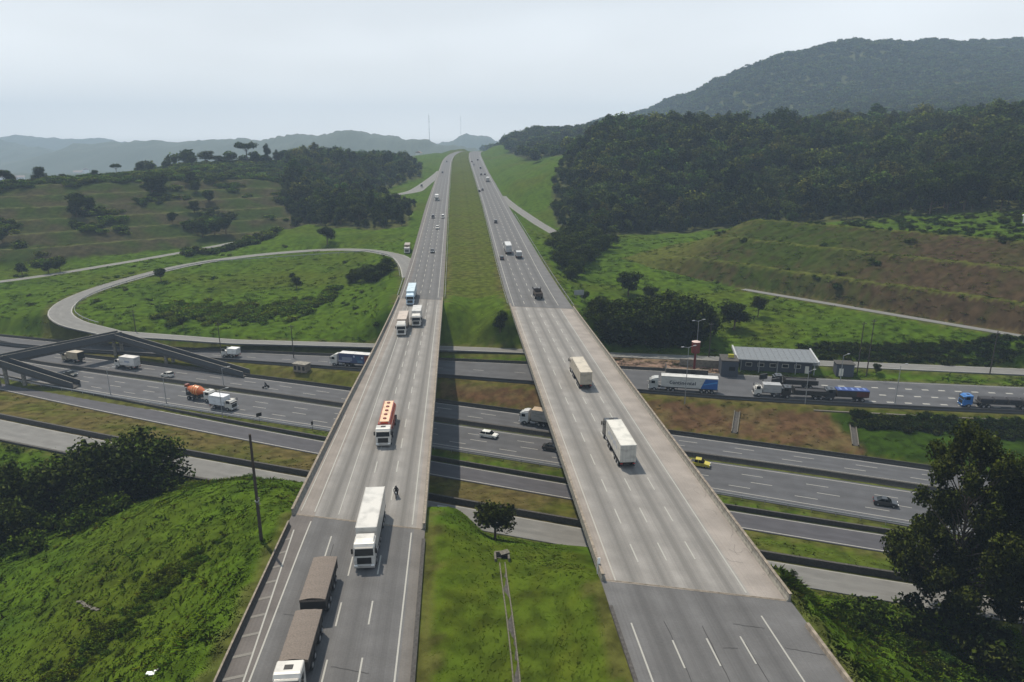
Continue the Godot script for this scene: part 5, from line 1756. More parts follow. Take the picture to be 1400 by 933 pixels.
	for q in [[19.3, 290.0, Color(0.13, 0.13, 0.14), "hatch", "small black hatchback hugging the median line"], [22.2, 383.0, Color(0.17, 0.16, 0.17), "van", "dark van alone on the climb beside the entry ramp"], [18.4, 525.0, dark, "hatch", "dark car by the median, one of two abreast on the climb"],
			[21.2, 534.0, Color(0.2, 0.2, 0.2), "sedan", "grey car abreast of another on the climb"], [24.8, 654.0, dark, "van", "dark van of a pair high on the climb"], [28.2, 656.0, Color(0.3, 0.2, 0.18), "sedan", "reddish dark car of a pair high on the climb"],
			[26.9, 726.0, dark, "van", "dark van in the right lane near the crest"], [28.0, 840.0, dark, "van", "dark vehicle by the crest on the receding side"], [21.6, 773.0, Color(0.6, 0.6, 0.6), "sedan", "silver car near the crest by the median"], [20.6, 816.0, dark, "sedan", "dark sedan near the crest by the median"]]:
		var c := car("car", q[4], q[2], q[3], 4.3)
		motor_place(c, q[0], q[1], true, 2.15)
	t = box_truck("box_truck", "white-topped truck in the slow lane high on the climb", grey, Color(0.74, 0.74, 0.74), 8.0)
	motor_place(t, 28.1, 596.0, true, 4.0)
	# --- lower highway, near side (moving right)
	var s := along("lower_highway_near", -67.0, 0.4)
	var mx := thing("mixer_truck", "concrete mixer truck with orange drum and white cab", "truck")
	truck_cab(mx, -4.3, white, 2.9, 2.0)
	var dm := MB.new()
	var a0 := Vector3(0, 2.2, -1.6)
	var a1 := Vector3(0, 2.75, 3.6)
	var ax := (a1 - a0)
	var rr := [0.5, 1.0, 1.28, 1.3, 1.15, 0.85, 0.55]
	for k in 6:
		dm.tube(a0 + ax * k / 6.0, a0 + ax * (k + 1) / 6.0, rr[k], rr[k + 1], 16, k == 0 or k == 5)
	var drum := part("drum", dm.done(), paint(Color(0.70, 0.33, 0.06)), mx)
	for k in 3: part("drum_band", tb(a0 + ax * (0.30 + 0.14 * k), a0 + ax * (0.33 + 0.14 * k), rr[2] + 0.04, rr[3] + 0.03, 16), paint(Color(0.80, 0.62, 0.40)), drum)
	part("hopper", bx(Vector3(0, 3.5, 3.9), Vector3(1.1, 0.7, 0.8), 0.05), paint(Color(0.45, 0.2, 0.06)), mx)
	part("chute", bx(Vector3(0, 2.0, 4.3), Vector3(0.5, 1.6, 0.2), 0.03), mats["rim"], mx)
	part("support_frame", bx(Vector3(0, 1.5, 1.0), Vector3(1.6, 0.6, 5.6), 0.03), mats["chassis"], mx)
	running_gear(mx, -4.0, 4.2, [-3.2, 1.4, 2.7])
	place(mx, s[0] + s[1] * 4.3, s[1], 4.3)
	s = along("lower_highway_near", -57.6, 3.6)
	t = box_truck("box_truck", "white box truck alongside the orange mixer truck", white, Color(0.78, 0.80, 0.83), 6.8, 3.5, 2.6)
	place(t, s[0] + s[1] * 3.4, s[1], 3.4)
	for q in [[5.5, -2.6, Color(0.80, 0.81, 0.80), "hatch", "white hatchback between the two viaducts on the lower highway"], [19.5, -0.8, dark, "sedan", "black car half hidden by the receding viaduct"], [47.6, -4.0, Color(0.66, 0.62, 0.12), "pickup", "yellow pickup on the lower highway beside the viaduct"], [78.0, 0.6, Color(0.14, 0.15, 0.17), "sedan", "dark sedan on the lower highway passing behind the big tree"], [-112.0, -2.0, Color(0.10, 0.14, 0.15), "sedan", "dark teal car on the lower highway near the footbridge"]]:
		s = along("lower_highway_near", q[0], q[1])
		var c := car("car", q[4], q[2], q[3], 4.1)
		place(c, s[0] + s[1] * 2.05, s[1], 2.05)
	# --- lower highway, far side (moving left)
	s = along("lower_highway_far", 20.0, 0.5)
	t = semi("box_truck", "grey-sided box trailer with beige roof passing under the receding viaduct", Color(0.72, 0.74, 0.76), Color(0.58, 0.58, 0.58), Color(0.66, 0.60, 0.52), 12.5, 3.9, 3.2, 0.3)
	place(t, s[0] - s[1] * 5.6, -s[1], 7.7)
	s = along("lower_highway_far", -98.0, 0.0)
	t = box_truck("box_truck", "white box truck with faded side print beside the footbridge pier", white, Color(0.76, 0.76, 0.76), 7.6, 3.7, 2.7)
	part("side_print", bx(Vector3(-1.212, 2.4, 1.2), Vector3(0.01, 0.6, 2.0)), mat("faded_print", Color(0.55, 0.57, 0.62), 0.6), t)
	part("side_print", bx(Vector3(1.212, 2.4, 1.2), Vector3(0.01, 0.6, 2.0)), mat("faded_print", Color(0.55, 0.57, 0.62), 0.6), t)
	place(t, s[0] - s[1] * 3.8, -s[1], 3.8)
	s = along("lower_highway_far", -117.5, 0.0)
	t = box_truck("box_truck", "beige box truck with dark rear under the footbridge span", Color(0.55, 0.52, 0.45), Color(0.62, 0.58, 0.50), 6.6, 3.3, 2.6)
	part("rear_panel", bx(Vector3(0, 2.2, 3.36), Vector3(2.3, 2.1, 0.05)), mats["black"], t)
	place(t, s[0] - s[1] * 3.3, -s[1], 3.3)
	s = along("lower_highway_far", -82.0, 2.6)
	var wc := car("car", "small white car approaching the footbridge on the lower highway", white, "hatch", 3.9)
	place(wc, s[0] - s[1] * 1.9, -s[1], 1.9)
	# --- upper highway (moving left)
	s = along("upper_highway", -69.0, 0.5)
	t = box_truck("box_truck", "small white pickup truck with a box on the upper road by the footbridge ramp", white, Color(0.80, 0.81, 0.81), 5.2, 2.9, 2.2)
	place(t, s[0] - s[1] * 2.6, -s[1], 2.6)
	s = along("upper_highway", -31.0, 2.6)
	t = semi("box_truck", "white-roofed trailer with blue pictured side and rust red rear panels", white, Color(0.19, 0.24, 0.40), Color(0.74, 0.74, 0.74), 11.6, 4.0, 3.1, 0.5, false)
	for q in [[-1.8, 2.4, 3.2, 1.1, Color(0.42, 0.45, 0.52)], [-2.8, 1.75, 4.0, 0.5, Color(0.50, 0.50, 0.56)], [1.6, 2.7, 1.0, 1.4, Color(0.16, 0.30, 0.42)], [2.2, 1.9, 1.6, 0.8, Color(0.30, 0.42, 0.52)], [0.4, 3.3, 0.5, 0.5, Color(0.62, 0.66, 0.72)], [2.9, 3.0, 0.5, 0.5, Color(0.62, 0.66, 0.72)], [5.4, 2.6, 3.6, 2.4, Color(0.42, 0.20, 0.16)]]:
		for sd in [-1.0, 1.0]:
			part("side_print", bx(Vector3(1.298 * sd, q[1], q[0]), Vector3(0.012, q[3], q[2])), mat("print" + q[4].to_html(), q[4], 0.55), t)
	place(t, s[0] - s[1] * 5.0, -s[1], 7.25)
	s = along("upper_highway", 58.5, 6.4)
	t = semi("box_truck", "white-roofed grey trailer lettered in blue with a bright blue corner panel", Color(0.64, 0.66, 0.67), Color(0.70, 0.71, 0.71), Color(0.70, 0.71, 0.71), 14.0, 4.1, 3.2, 0.3, false)
	lettering(t, "Continental", Vector3(-1.325, 2.55, -0.2), 1.15, PI / 2 * -1.0)
	lettering(t, "Continental", Vector3(1.325, 2.55, -0.2), 1.15, PI / 2)
	for sd in [-1.0, 1.0]:
		var cp := MB.new()
		cp.hull8([Vector3(1.292 * sd, 1.3, 4.2), Vector3(1.304 * sd, 1.3, 4.2), Vector3(1.304 * sd, 1.3, 8.3), Vector3(1.292 * sd, 1.3, 8.3), Vector3(1.292 * sd, 3.9, 5.3), Vector3(1.304 * sd, 3.9, 5.3), Vector3(1.304 * sd, 3.9, 8.3), Vector3(1.292 * sd, 3.9, 8.3)])
		part("corner_panel", cp.done(), mat("panel_blue", Color(0.08, 0.30, 0.55), 0.45), t)
		var sw := MB.new()
		sw.hull8([Vector3(1.304 * sd, 2.3, 4.9), Vector3(1.312 * sd, 2.3, 4.9), Vector3(1.312 * sd, 3.0, 8.2), Vector3(1.304 * sd, 3.0, 8.2), Vector3(1.304 * sd, 2.55, 5.0), Vector3(1.312 * sd, 2.55, 5.0), Vector3(1.312 * sd, 3.4, 8.2), Vector3(1.304 * sd, 3.4, 8.2)])
		part("panel_stripe", sw.done(), mat("panel_pale_blue", Color(0.22, 0.48, 0.72), 0.45), t)
	place(t, s[0] - s[1] * 8.4, -s[1], 8.45)
	s = along("upper_highway", 78.0, 6.0)
	t = box_truck("box_truck", "light grey delivery truck queued beside the black flatbeds", white, Color(0.55, 0.56, 0.57), 6.4, 3.2, 2.4)
	place(t, s[0] - s[1] * 3.2, -s[1], 3.2)
	for q in [[86.5, 6.3, "black low-bed truck queued behind the grey delivery truck"], [86.0, -1.6, "black stake-bed truck standing in the middle weigh lane"]]:
		s = along("upper_highway", q[0], q[1])
		var f := thing("flatbed_truck", q[2], "truck")
		truck_cab(f, -5.5, dark, 3.3 if q[1] < 0 else 2.9, 2.1)
		var bed := part("load_bed", bx(Vector3(0, 1.25, 1.4), Vector3(2.5, 0.2, 8.2), 0.03), mats["chassis"], f)
		for k in 2:
			for sd in [-1.0, 1.0]: part("board", bx(Vector3(1.2 * sd, 1.6 + 0.5 * k, 1.4), Vector3(0.06, 0.4, 8.2)), mats["black"], bed)
		part("headboard", bx(Vector3(0, 2.1, -2.7), Vector3(2.4, 1.6, 0.1)), mats["black"], bed)
		part("covered_load", bx(Vector3(0, 1.75, 1.5), Vector3(2.2, 0.8, 7.6), 0.15), mat("dark_tarp", Color(0.12, 0.12, 0.14), 0.85), bed)
		running_gear(f, -5.0, 5.2, [-4.2, 2.4, 3.7])
		place(f, s[0] - s[1] * 5.5, -s[1], 5.5)
	s = along("upper_highway", 96.0, 6.2)
	var bl := thing("flatbed_truck", "blue tarpaulin-topped truck with dark sides at the end of the queue", "truck")
	truck_cab(bl, -5.0, Color(0.12, 0.14, 0.18), 2.9, 2.1)
	var bb := part("load_bed", bx(Vector3(0, 1.95, 1.2), Vector3(2.5, 1.5, 7.4), 0.03), mat("bed_dark", Color(0.13, 0.12, 0.12), 0.8), bl)
	part("rear_section", bx(Vector3(0, 1.95, 3.4), Vector3(2.52, 1.3, 2.8), 0.02), mat("dark_red", Color(0.26, 0.09, 0.08), 0.7), bb)
	part("blue_cover", bx(Vector3(0, 2.78, 1.2), Vector3(2.58, 0.24, 7.5), 0.1), mat("tarp_blue", Color(0.10, 0.20, 0.42), 0.6), bb)
	for k in 5: part("cover_crease", bx(Vector3(0.2 * sin(k * 2.0), 2.905, -1.6 + 1.4 * k), Vector3(1.8, 0.04, 0.5), 0.015), mat("tarp_pale", Color(0.34, 0.42, 0.62), 0.6), bb)
	running_gear(bl, -4.6, 4.8, [-3.8, 2.2, 3.5])
	place(bl, s[0] - s[1] * 5.0, -s[1], 5.0)
	s = along("upper_highway", 127.0, 6.6)
	t = thing("flatbed_truck", "truck with bright blue cab and long dark flat trailer", "truck")
	truck_cab(t, -8.2, Color(0.09, 0.36, 0.62), 3.0, 2.1, 0.0, false)
	var lb := part("load_bed", bx(Vector3(0, 1.3, 1.8), Vector3(2.5, 0.3, 12.6), 0.03), mats["chassis"], t)
	for k in 4: part("covered_load", bx(Vector3(0, 1.95, -2.8 + 3.1 * k), Vector3(2.2, 1.0, 2.8), 0.15), mat("dark_tarp", Color(0.12, 0.12, 0.14), 0.85), lb)
	running_gear(t, -7.8, 8.0, [-6.9, -3.6, -2.4, 5.0, 6.2, 7.3])
	place(t, s[0] - s[1] * 6.0, -s[1], 8.2)
	# --- frontage road
	s = along("frontage_road", -2.6, 0.8)
	var ac := car("car", "silver-roofed dark car in the viaduct shade on the frontage road", Color(0.36, 0.38, 0.40), "hatch", 4.1)
	place(ac, s[0] + s[1] * 2.0, s[1], 2.05)
	make_motorcycles()

func lettering(parent: Node3D, text: String, at: Vector3, size: float, turn: float):
	var f := SystemFont.new()
	f.font_names = PackedStringArray(["Droid Sans"])
	f.font_weight = 700
	var tm := TextMesh.new()
	tm.text = text
	tm.font = f
	tm.font_size = 64
	tm.pixel_size = size / 64.0
	tm.depth = 0.012
	part("lettering", tm, mat("letter_blue", Color(0.05, 0.13, 0.22), 0.5), parent, at, Vector3(0, turn, 0))

# ---------------------------------------------------------------- motorcycles and riders
func make_motorcycles():
	var mesh := rider_mesh()
	for q in [["oncoming motorcycle lane splitting between truck and viaduct parapet", "rider in black clothes and helmet on the viaduct motorcycle", Vector3(-9.35, 0.05, -92.0), PI], ["dark motorcycle on the far lower lanes left of the viaducts", "rider in dark clothes leaning forward on the lower highway motorcycle", Vector3(-52.5, -14.58, -184.0), 2.05]]:
		var o := thing("motorcycle", q[0], "motorcycle", q[2], q[3])
		wheel(o, 0.001, -0.68, 0.31, 0.12)
		wheel(o, 0.001, 0.68, 0.31, 0.14)
		var m := MB.new()
		m.prism([Vector2(-0.45, 0.55), Vector2(-0.35, 0.85), Vector2(0.0, 0.92), Vector2(0.1, 0.8), Vector2(0.75, 0.86), Vector2(0.8, 0.78), Vector2(0.3, 0.42), Vector2(-0.2, 0.3)], 0.14, 0.04)
		var b := part("body", m.done(), paint(Color(0.12, 0.10, 0.11)), o)
		for s in [-0.07, 0.07]: part("fork", tb(Vector3(s, 0.31, -0.68), Vector3(s, 0.95, -0.42), 0.025, 0.025, 6), mats["rim"], o)
		part("handlebar", tb(Vector3(-0.36, 1.0, -0.38), Vector3(0.36, 1.0, -0.38), 0.02, 0.02, 6), mats["black"], o)
		part("headlight", tb(Vector3(0, 0.9, -0.55), Vector3(0, 0.9, -0.45), 0.09, 0.07, 10), mats["lamp"], o)
		part("exhaust", tb(Vector3(0.17, 0.35, -0.1), Vector3(0.19, 0.45, 0.75), 0.04, 0.05, 8), mats["rim"], o)
		var p := thing("person", q[1], "person", q[2], q[3], "motorcycle riders")
		part("body", mesh, mat("rider_cloth", Color(0.13, 0.13, 0.15), 0.85), p)
		var hl := MB.new()
		for k in 6:
			var t0 := PI * k / 6
			var t1 := PI * (k + 1) / 6
			hl.tube(Vector3(0, 1.66 - cos(t0) * 0.15, -0.1), Vector3(0, 1.66 - cos(t1) * 0.15, -0.1), maxf(0.002, sin(t0) * 0.15), maxf(0.002, sin(t1) * 0.15), 12, false)
		part("helmet", hl.done(), paint(Color(0.10, 0.10, 0.11)), p)
		part("visor", bx(Vector3(0, 1.66, -0.235), Vector3(0.2, 0.1, 0.03), 0.01), mats["glass"], p)

func rider_mesh() -> ArrayMesh:
	# one continuous body from tapered bones, meshed as surface nets
	var bones := [
		[Vector3(0, 0.92, 0.22), Vector3(0, 1.36, 0.0), 0.17, 0.19], [Vector3(0, 1.36, 0.0), Vector3(0, 1.55, -0.07), 0.09, 0.07]]
	for s in [-1.0, 1.0]:
		bones.append_array([[Vector3(0.13 * s, 0.9, 0.2), Vector3(0.22 * s, 0.72, -0.22), 0.11, 0.08], [Vector3(0.22 * s, 0.72, -0.22), Vector3(0.19 * s, 0.36, 0.02), 0.075, 0.055], [Vector3(0.19 * s, 0.34, 0.04), Vector3(0.2 * s, 0.31, -0.16), 0.05, 0.04],
			[Vector3(0.2 * s, 1.38, 0.0), Vector3(0.34 * s, 1.15, -0.12), 0.075, 0.06], [Vector3(0.34 * s, 1.15, -0.12), Vector3(0.32 * s, 1.03, -0.36), 0.055, 0.045], [Vector3(0.32 * s, 1.03, -0.36), Vector3(0.25 * s, 1.0, -0.4), 0.045, 0.03]])
	var lo := Vector3(-0.5, 0.22, -0.55)
	var c := 0.035
	var nx := 29
	var ny := 41
	var nz := 31
	var f := PackedFloat32Array()
	f.resize(nx * ny * nz)
	for z in nz:
		for y in ny:
			for x in nx:
				var p := lo + Vector3(x, y, z) * c
				var d := 9.0
				for b in bones:
					var ab: Vector3 = b[1] - b[0]
					var t := clampf((p - b[0]).dot(ab) / ab.length_squared(), 0.0, 1.0)
					var q: float = (p - b[0] - ab * t).length() - lerpf(b[2], b[3], t)
					var h := clampf(0.5 + 0.5 * (d - q) / 0.05, 0.0, 1.0)
					d = lerpf(d, q, h) - 0.05 * h * (1.0 - h)
				f[(z * ny + y) * nx + x] = d
	var vid := {}
	var st := SurfaceTool.new()
	st.begin(Mesh.PRIMITIVE_TRIANGLES)
	st.set_smooth_group(1)
	var count := 0
	for z in nz - 1:
		for y in ny - 1:
			for x in nx - 1:
				var sum := Vector3.ZERO
				var k := 0
				for e in [[0, 0, 0, 1, 0, 0], [0, 1, 0, 1, 1, 0], [0, 0, 1, 1, 0, 1], [0, 1, 1, 1, 1, 1], [0, 0, 0, 0, 1, 0], [1, 0, 0, 1, 1, 0], [0, 0, 1, 0, 1, 1], [1, 0, 1, 1, 1, 1], [0, 0, 0, 0, 0, 1], [1, 0, 0, 1, 0, 1], [0, 1, 0, 0, 1, 1], [1, 1, 0, 1, 1, 1]]:
					var v0 := f[((z + e[2]) * ny + y + e[1]) * nx + x + e[0]]
					var v1 := f[((z + e[5]) * ny + y + e[4]) * nx + x + e[3]]
					if (v0 < 0.0) != (v1 < 0.0):
						sum += Vector3(x + e[0], y + e[1], z + e[2]).lerp(Vector3(x + e[3], y + e[4], z + e[5]), v0 / (v0 - v1))
						k += 1
				if k > 0:
					vid[(z * ny + y) * nx + x] = count
					count += 1
					st.add_vertex(lo + sum / k * c)
	for z in range(1, nz - 1):
		for y in range(1, ny - 1):
			for x in range(1, nx - 1):
				var a := (z * ny + y) * nx + x
				for ax in [[1, nx, ny * nx], [nx, ny * nx, 1], [ny * nx, 1, nx]]:
					var v0 := f[a]
					var v1 := f[a + ax[0]]
					if (v0 < 0.0) == (v1 < 0.0): continue
					var q := [a, a - ax[1], a - ax[1] - ax[2], a - ax[2]]
					if not (vid.has(q[0]) and vid.has(q[1]) and vid.has(q[2]) and vid.has(q[3])): continue
					if v0 < 0.0: q.reverse()
					for i in [0, 1, 2, 0, 2, 3]: st.add_index(vid[q[i]])
	st.generate_normals()
	return st.commit()
# ---------------------------------------------------------------- vegetation
var tree_meshes := {}

func leaf_cloud(blobs: Array, n: int, size: float, tone: Color, sd: int, droop := 0.0, shell := 0.55) -> ArrayMesh:
	# many small leaf sprays spread through the crown's lobes; each spray a bent diamond with its own shade of green
	var r := RandomNumberGenerator.new()
	r.seed = sd
	var vs := PackedVector3Array()
	var ns := PackedVector3Array()
	var cs := PackedColorArray()
	var ix := PackedInt32Array()
	var total := 0.0
	for b in blobs: total += b[1].x * b[1].y
	for b in blobs:
		var k := int(n * b[1].x * b[1].y / total) + 1
		for i in k:
			var dir := Vector3(r.randfn(), r.randfn(), r.randfn()).normalized()
			var rad := pow(r.randf(), shell) if r.randf() < 0.75 else r.randf_range(0.9, 1.15)
			var p: Vector3 = b[0] + dir * b[1] * rad
			var out := (dir * Vector3(1, 1, 1) + Vector3(0, 0.25, 0)).normalized()
			var nrm := (out + Vector3(r.randfn(), r.randfn(), r.randfn()) * 0.7).normalized()
			var u := nrm.cross(Vector3(r.randfn(), r.randfn(), r.randfn())).normalized()
			var v := nrm.cross(u)
			if droop > 0.0:
				v = (v * (1.0 - droop) + Vector3.DOWN * droop).normalized()
			var s := size * r.randf_range(0.55, 1.25)
			var base := vs.size()
			vs.append(p - u * s * 0.5)
			vs.append(p - v * s * 0.38 - nrm * s * 0.08)
			vs.append(p + u * s * 0.5)
			vs.append(p + v * s * 0.38 - nrm * s * 0.08)
			var sh := (nrm * 0.5 + out * 0.6).normalized()
			var c := tone * r.randf_range(0.65, 1.4)
			c = c.lerp(Color(c.g * 1.05, c.g, c.b * 0.7), r.randf() * 0.4)
			for q in 4:
				ns.append(sh)
				cs.append(c)
			for q in [0, 1, 2, 0, 2, 3]: ix.append(base + q)
	var arr := []
	arr.resize(Mesh.ARRAY_MAX)
	arr[Mesh.ARRAY_VERTEX] = vs
	arr[Mesh.ARRAY_NORMAL] = ns
	arr[Mesh.ARRAY_COLOR] = cs
	arr[Mesh.ARRAY_INDEX] = ix
	var me := ArrayMesh.new()
	me.add_surface_from_arrays(Mesh.PRIMITIVE_TRIANGLES, arr)
	return me

func limbs(h: float, r0: float, blobs: Array, fork := 0.35) -> ArrayMesh:
	var m := MB.new()
	var top := Vector3(0.02 * h, h * 0.72, 0.01 * h)
	m.tube(Vector3(0, -0.4, 0), Vector3(0.01 * h, h * fork, 0), r0 * 1.15, r0 * 0.8, 8, false)
	m.tube(Vector3(0.01 * h, h * fork, 0), top, r0 * 0.8, r0 * 0.25, 7, false)
	for b in blobs:
		var t := clampf(b[0].y / h - 0.25, fork * 0.7, 0.65)
		var s := Vector3(0.012 * h, h * t, 0)
		m.tube(s, b[0], r0 * 0.42, r0 * 0.1, 5, false)
	return m.done()

func broad_blobs(h: float, w: float, n: int, sd: int, low := 0.3) -> Array:
	var r := RandomNumberGenerator.new()
	r.seed = sd
	var out := [[Vector3(0, h * 0.66, 0), Vector3(w * 0.3, h * 0.26, w * 0.3)]]
	for i in n:
		var a := TAU * i / n + r.randf_range(-0.4, 0.4)
		var y := r.randf_range(low + 0.08, 0.86)
		var k := sin(clampf((y - low) / (1.0 - low), 0.05, 1.0) * PI * 0.85 + 0.25)
		var rad := w * 0.5 * k * r.randf_range(0.45, 0.78)
		var s := w * r.randf_range(0.16, 0.27)
		out.append([Vector3(cos(a) * rad, h * y, sin(a) * rad), Vector3(s, s * r.randf_range(0.6, 0.9), s)])
	return out

func make_tree_kinds():
	var dark := Color(0.074, 0.126, 0.036)
	var mid := Color(0.090, 0.158, 0.038)
	var olive := Color(0.125, 0.165, 0.052)
	# kind: [height of the model, crown mesh, trunk mesh]
	for k in 4:
		var b := broad_blobs(10.0, 8.5, 9, 100 + k, 0.22)
		tree_meshes["broad%d" % k] = [10.0, leaf_cloud(b, 2600, 0.62, [dark, mid, dark, olive][k], 200 + k), limbs(10.0, 0.24, b)]
	for k in 3:
		# thicket crowns leafy to the ground
		var b := broad_blobs(10.0, 9.5, 14, 180 + k, 0.0)
		tree_meshes["dense%d" % k] = [10.0, leaf_cloud(b, 3600, 0.6, [Color(0.10, 0.155, 0.045), mid, Color(0.09, 0.14, 0.04)][k], 340 + k), limbs(10.0, 0.2, b)]
	for k in 4:
		# round crowns of the wood
		var b := broad_blobs(16.0, 12.0, 11, 160 + k, 0.2)
		tree_meshes["broad%d" % (4 + k)] = [16.0, leaf_cloud(b, 2000, 1.0, [mid, dark, olive, mid][k], 310 + k), limbs(16.0, 0.3, b)]
	for k in 4:
		var b := broad_blobs(16.0, 8.6, 13, 120 + k, 0.12)
		b.append([Vector3(0, 14.2, 0), Vector3(1.5, 1.9, 1.5)])
		tree_meshes["tall%d" % k] = [16.0, leaf_cloud(b, 2000, 0.95, [dark, dark, mid, olive][k], 220 + k), limbs(16.0, 0.26, b, 0.5)]
	for k in 3:
		var b := broad_blobs(13.0, 10.0, 7, 140 + k, 0.25)
		tree_meshes["far%d" % k] = [13.0, leaf_cloud(b, 330, 1.9, [dark, mid, dark][k], 240 + k), limbs(13.0, 0.3, b, 0.4)]
	for k in 3:
		var b := []
		var r := RandomNumberGenerator.new()
		r.seed = 300 + k
		for i in 6: b.append([Vector3(r.randf_range(-1.1, 1.1), r.randf_range(0.5, 1.5), r.randf_range(-1.1, 1.1)), Vector3(0.8, 0.6, 0.8)])
		tree_meshes["bush%d" % k] = [2.2, leaf_cloud(b, 620, 0.34, [mid, Color(0.125, 0.235, 0.040), olive][k], 260 + k), limbs(1.4, 0.05, b, 0.3)]
	# flat-topped tree on bare stem
	var fb := []
	for i in 7: fb.append([Vector3(cos(i * 0.9) * 2.6, 8.6 + 0.5 * sin(i * 2.0), sin(i * 0.9) * 2.6), Vector3(2.0, 1.1, 2.0)])
	tree_meshes["flat"] = [10.0, leaf_cloud(fb, 900, 0.8, dark, 280), limbs(10.0, 0.24, fb, 0.6)]
	# tall airy gum: separate hanging clumps on long limbs
	for k in 2:
		var gb := []
		var r := RandomNumberGenerator.new()
		r.seed = 330 + k
		for i in 110:
			var a := i * 2.4 + r.randf_range(-0.3, 0.3)
			var y := r.randf_range(0.2, 0.98)
			var rad := (1.0 - pow(absf(y - 0.5) * 1.75, 2.0)) * 9.0 * pow(r.randf_range(0.02, 1.0), 0.75)
			var s := r.randf_range(1.1, 2.0)
			gb.append([Vector3(cos(a) * rad, 25.0 * y, sin(a) * rad), Vector3(s, s * r.randf_range(0.75, 1.25), s)])
		tree_meshes["gum%d" % k] = [25.0, leaf_cloud(gb, 46000, 0.5, Color(0.12, 0.155, 0.042), 290 + k, 0.45, 0.5), limbs(25.0, 0.26, gb, 0.3)]

func tree(called: String, label: String, kind: String, x: float, d: float, h: float, spread := 1.0, group := "", category := "tree") -> Node3D:
	var k: Array = tree_meshes[kind]
	var o := thing(called, label, category, gpos(x, d, 0.05), rng.randf() * TAU, group)
	var s: float = h / k[0]
	part("trunk", k[2], mats["bark_pale"] if kind.begins_with("gum") else mats["bark"], o)
	part("crown", k[1], mats["leaf"], o)
	o.scale = Vector3(s * spread, s, s * spread)
	return o

func scatter(called: String, label: String, category: String, mesh_kinds: Array, spots: Array, m: Material):
	# what nobody could count: one MultiMesh object for each leaf kind
	var by := {}
	for s in spots:
		var k: String = mesh_kinds[s[4] % mesh_kinds.size()]
		if not by.has(k): by[k] = []
		by[k].append(s)
	for k in by:
		var mm := MultiMesh.new()
		mm.transform_format = MultiMesh.TRANSFORM_3D
		mm.use_colors = true
		mm.mesh = tree_meshes[k][1]
		mm.instance_count = by[k].size()
		for i in by[k].size():
			var s: Array = by[k][i]
			var b := Basis(Vector3.UP, s[5]).scaled(Vector3(s[3] * s[6], s[3], s[3] * s[6]))
			mm.set_instance_transform(i, Transform3D(b, Vector3(s[0], s[1], s[2])))
			var v: float = s[7]
			mm.set_instance_color(i, Color(v * (0.8 + 0.5 * fposmod(s[5] * 3.7, 1.0)), v, v * (0.7 + 0.5 * fposmod(s[5] * 5.3, 1.0))))
		var o := MultiMeshInstance3D.new()
		o.name = numbered(called)
		o.multimesh = mm
		o.material_override = m
		add_child(o)
		tag(o, label, category)
		o.set_meta("kind", "stuff")

func forest_here(x: float, d: float) -> float:
	# 0 open land, otherwise height of the wood
	if paved_near(x, d) < 4.0: return 0.0
	if x > 50.0 and d > 318.0 and d < 700.0:
		var edge := interp(x, [[50, 335], [60, 330], [94, 372], [136, 372], [170, 352], [200, 330], [225, 312], [240, 286], [262, 262], [330, 250], [500, 240]])
		var left_edge := interp(d, [[320, 50], [380, 56], [440, 60], [480, 68], [540, 84], [600, 100], [700, 95]])
		if d > edge and x > left_edge: return 17.0 * clampf(0.4 + minf(d - edge, x - left_edge) / 45.0, 0.4, 1.0)
	if x > 215.0 and d > 255.0 and d <= 318.0:
		if d > interp(x, [[215, 320], [240, 286], [262, 262], [330, 250]]): return 17.0
	if x < -24.0 and x > -150.0 and d > 372.0 and d < 720.0:
		var near := interp(x, [[-150, 640], [-128, 575], [-112, 470], [-98, 420], [-70, 390], [-40, 378], [-24, 378]])
		var right := interp(d, [[372, -26], [470, -26], [500, -72], [560, -50], [620, -30], [720, -30]])
		if d > near and x < right: return 13.0 * clampf(0.45 + minf(d - near, right - x) / 40.0, 0.45, 1.0)
	return 0.0

